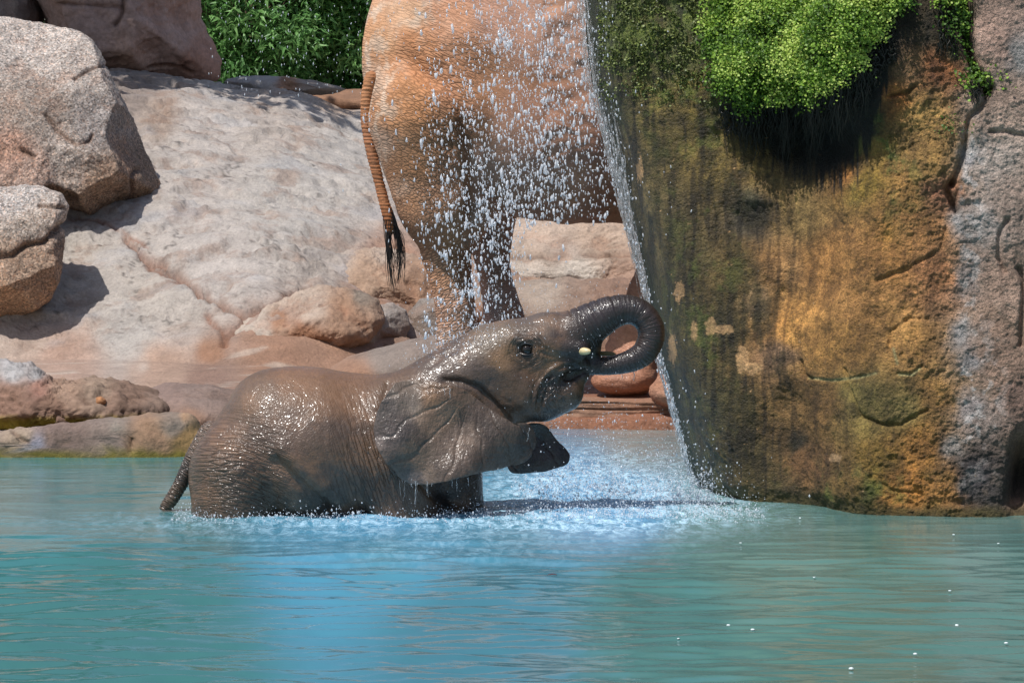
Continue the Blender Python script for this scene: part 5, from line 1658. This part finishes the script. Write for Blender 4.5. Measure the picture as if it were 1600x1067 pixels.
# water running down the left edge of the cliff
def runs():
    rg = np.random.default_rng(8)
    paths = []
    zt = 2.95
    for k in range(66):
        z0 = zt if k < 46 else rg.uniform(.3, 2.6)
        z1 = rg.uniform(.6, 2.0) if k % 4 else 0
        if z1 > z0 - .25:
            z1 = max(0, z0 - .5)
        m = int((z0 - z1) / .02) + 6
        z = np.linspace(z0, z1, m)
        pyr = 140 + (CAM_H - z) * FOC / 21.3
        L = np.interp(pyr, LPY, LPX)
        span = np.interp(pyr, [-100, 0, 130, 250, 350, 450, 800], [36, 34, 26, 18, 11, 7, 6])
        u = rg.uniform(-.45, 1.0)
        xx = L + u * span - 4 + 9 * noise(np.stack([z * 1.7 + k * 5.1, 0 * z + k, 0 * z], -1)) + 2.6 * noise(np.stack([z * 6 + k * 3.3, 0 * z + k, 0 * z], -1)) + 1.0 * noise(np.stack([z * 25 + k, 0 * z + k, 0 * z], -1))
        yd = 21.15 + .25 * (1 - u) + .05 * rg.normal() - .12 * max(u, 0)
        rad = (.0012 + .0070 * noise(np.stack([z * 17 + k * 7, 0 * z, 0 * z + k], -1))) * rg.uniform(.5, 1.4)
        paths.append((P(xx, pyr, yd + 0 * z), np.clip(rad, .0002, .01)))
    v, f = tubes(paths, 5)
    return v, f
v, f = runs()
wf = mesh_obj('waterfall', v, f, M_STREAM)
tag(wf, 'narrow stream of water falling down the mossy left edge of the cliff', 'waterfall', kind='stuff')
n = 1100
z = rg.uniform(0, 2.95, n)
pyr = 140 + (CAM_H - z) * FOC / 21.3
L = np.interp(pyr, LPY, LPX)
span = np.interp(pyr, [-100, 0, 130, 250, 350, 450, 800], [34, 32, 26, 18, 12, 8, 6])
x = L + rg.normal(.1, .5, n) * span
x = np.where(rg.uniform(size=n) < .12, L + rg.exponential(25, n), x)
pos = P(x, pyr, 21.1 + rg.uniform(-.12, .25, n))
pos[:, 1] = np.where(x > L + 12, cliff_y(x, pyr) - .04, pos[:, 1])
pos = np.where((x > L + 12)[:, None], P(x, pyr, pos[:, 1]), pos)
drops('waterfall_drops', 'loose drops flying off the stream on the left edge of the cliff', pos, rg.uniform(.0012, .0045, n), rg.uniform(1, 3, n), rg)

# water streaming off the ear, chin and trunk of the young elephant
dr = []
for x0, y0, ln, d, c in [(640, 752, 34, -.44, 7), (662, 755, 40, -.43, 5), (700, 752, 18, -.42, 3), (722, 745, 26, -.40, 3), (760, 736, 12, -.36, 2), (790, 730, 10, -.34, 3), (812, 668, 45, -.27, 6), (976, 578, 14, -.03, 6), (698, 606, 12, -.40, 2), (715, 610, 14, -.38, 2), (860, 660, 10, -.05, 3), (985, 572, 10, -.02, 5)]:
    for k in range(c):
        x = x0 + rg.uniform(-16, 16)
        t = np.linspace(0, 1, 9)
        l_ = ln * rg.uniform(.25, 1.15) ** 2
        dr.append((P(x + 2.2 * noise(np.stack([t * 4 + k, 0 * t + x, 0 * t], -1)) - (3 * t if x0 < 960 and x0 > 810 else 0), y0 + rg.uniform(-4, 4) + l_ * t, BY + d), np.clip(.0022 * rg.uniform(.4, 1.2) * (1 - .6 * t + .5 * np.sin(t * 17 + k)), .0005, .004)))
v, f = tubes(dr, 5)
tag(mesh_obj('dripping_water', v, f, M_STREAM), 'water dripping from the ear, chin and curled trunk of the young elephant', 'drips', kind='stuff')

# small things floating on the pool
M_FLECK = mat_simple('white_fleck', (.72, .78, .78), .6)
M_RED = mat_simple('red_leaf', (.20, .035, .03), .5)
def on_pool(x, y):
    s_ = 1
    Yd = CAM_H / ((y - 140.4) / FOC)
    for _ in range(6):
        p = P(x, y, Yd)
        Yd *= CAM_H / (CAM_H - p[2])
    return P(x, y, Yd)
FL = ['white fleck, upper left one of the close pair in the lower right water', 'white fleck, lower right one of the close pair in the lower right water', 'small white fleck on the water left of the cliff foot, halfway down',
      'small white fleck just below the foot of the grey strip of cliff', 'white fleck in the right part of the pool, straight below two smaller flecks', 'white fleck nearest the right edge of the pool, low down',
      'white fleck near the bottom edge, right of the largest fleck', 'largest white fleck, lowest of all on the pool', 'middle one of three white flecks in a column below the grey strip',
      'faint white fleck left of the close pair in the lower right water', 'faint white fleck below the middle of the stained cliff', 'only white fleck on the left half of the pool, below the baby elephant tail',
      'faint white fleck touching the foot of the stained cliff', 'small white fleck by the right edge, just below the cliff foot']
proto = None
for (x, y, r) in [(1138, 980, 4), (1176, 987, 4.5), (1157, 851, 3), (1490, 838, 3.2), (1495, 980, 4), (1572, 1008, 4.2), (1430, 1025, 4.2), (1330, 1048, 5), (1484, 926, 3.5), (1060, 1001, 2.6), (1272, 905, 2.8), (252, 905, 3), (1250, 812, 3), (1560, 852, 3)]:
    p = on_pool(x, y)
    if proto is None:
        v, f = cube_sphere(5)
        v = v * np.array([.0075, .0075, .004]) * (1 + .35 * noise(v * 2.2))[:, None]
        proto = mesh_obj('floating_fleck', v, f, M_FLECK)
        tag(proto, 'tiny white fleck floating on the green-blue pool', 'fleck', 'white flecks floating on the pool')
        o = proto
    else:
        o = proto.copy()
        C.objects.link(o)
    o.location = (float(p[0]), float(p[1]), .010)
    o['label'] = FL.pop(0)
    o.rotation_euler = (0, 0, x)
    o.scale = (r / 4,) * 3
p = on_pool(863, 902)
t = np.linspace(0, 1, 9)
wl = .008 * np.sin(t * math.pi) ** .8 + .0006
xs = (t - .5) * .045
v = np.concatenate([np.stack([xs, wl, .003 + .004 * np.sin(t * 3)], 1), np.stack([xs, 0 * t, .000 + .004 * np.sin(t * 3)], 1), np.stack([xs, -wl, .003 + .004 * np.sin(t * 3)], 1)])
o = mesh_obj('fallen_leaf', v, grid_faces(3, 9), M_RED)
o.location = (float(p[0]), float(p[1]), .010)
tag(o, 'small dark red leaf floating in the middle of the pool', 'leaf')
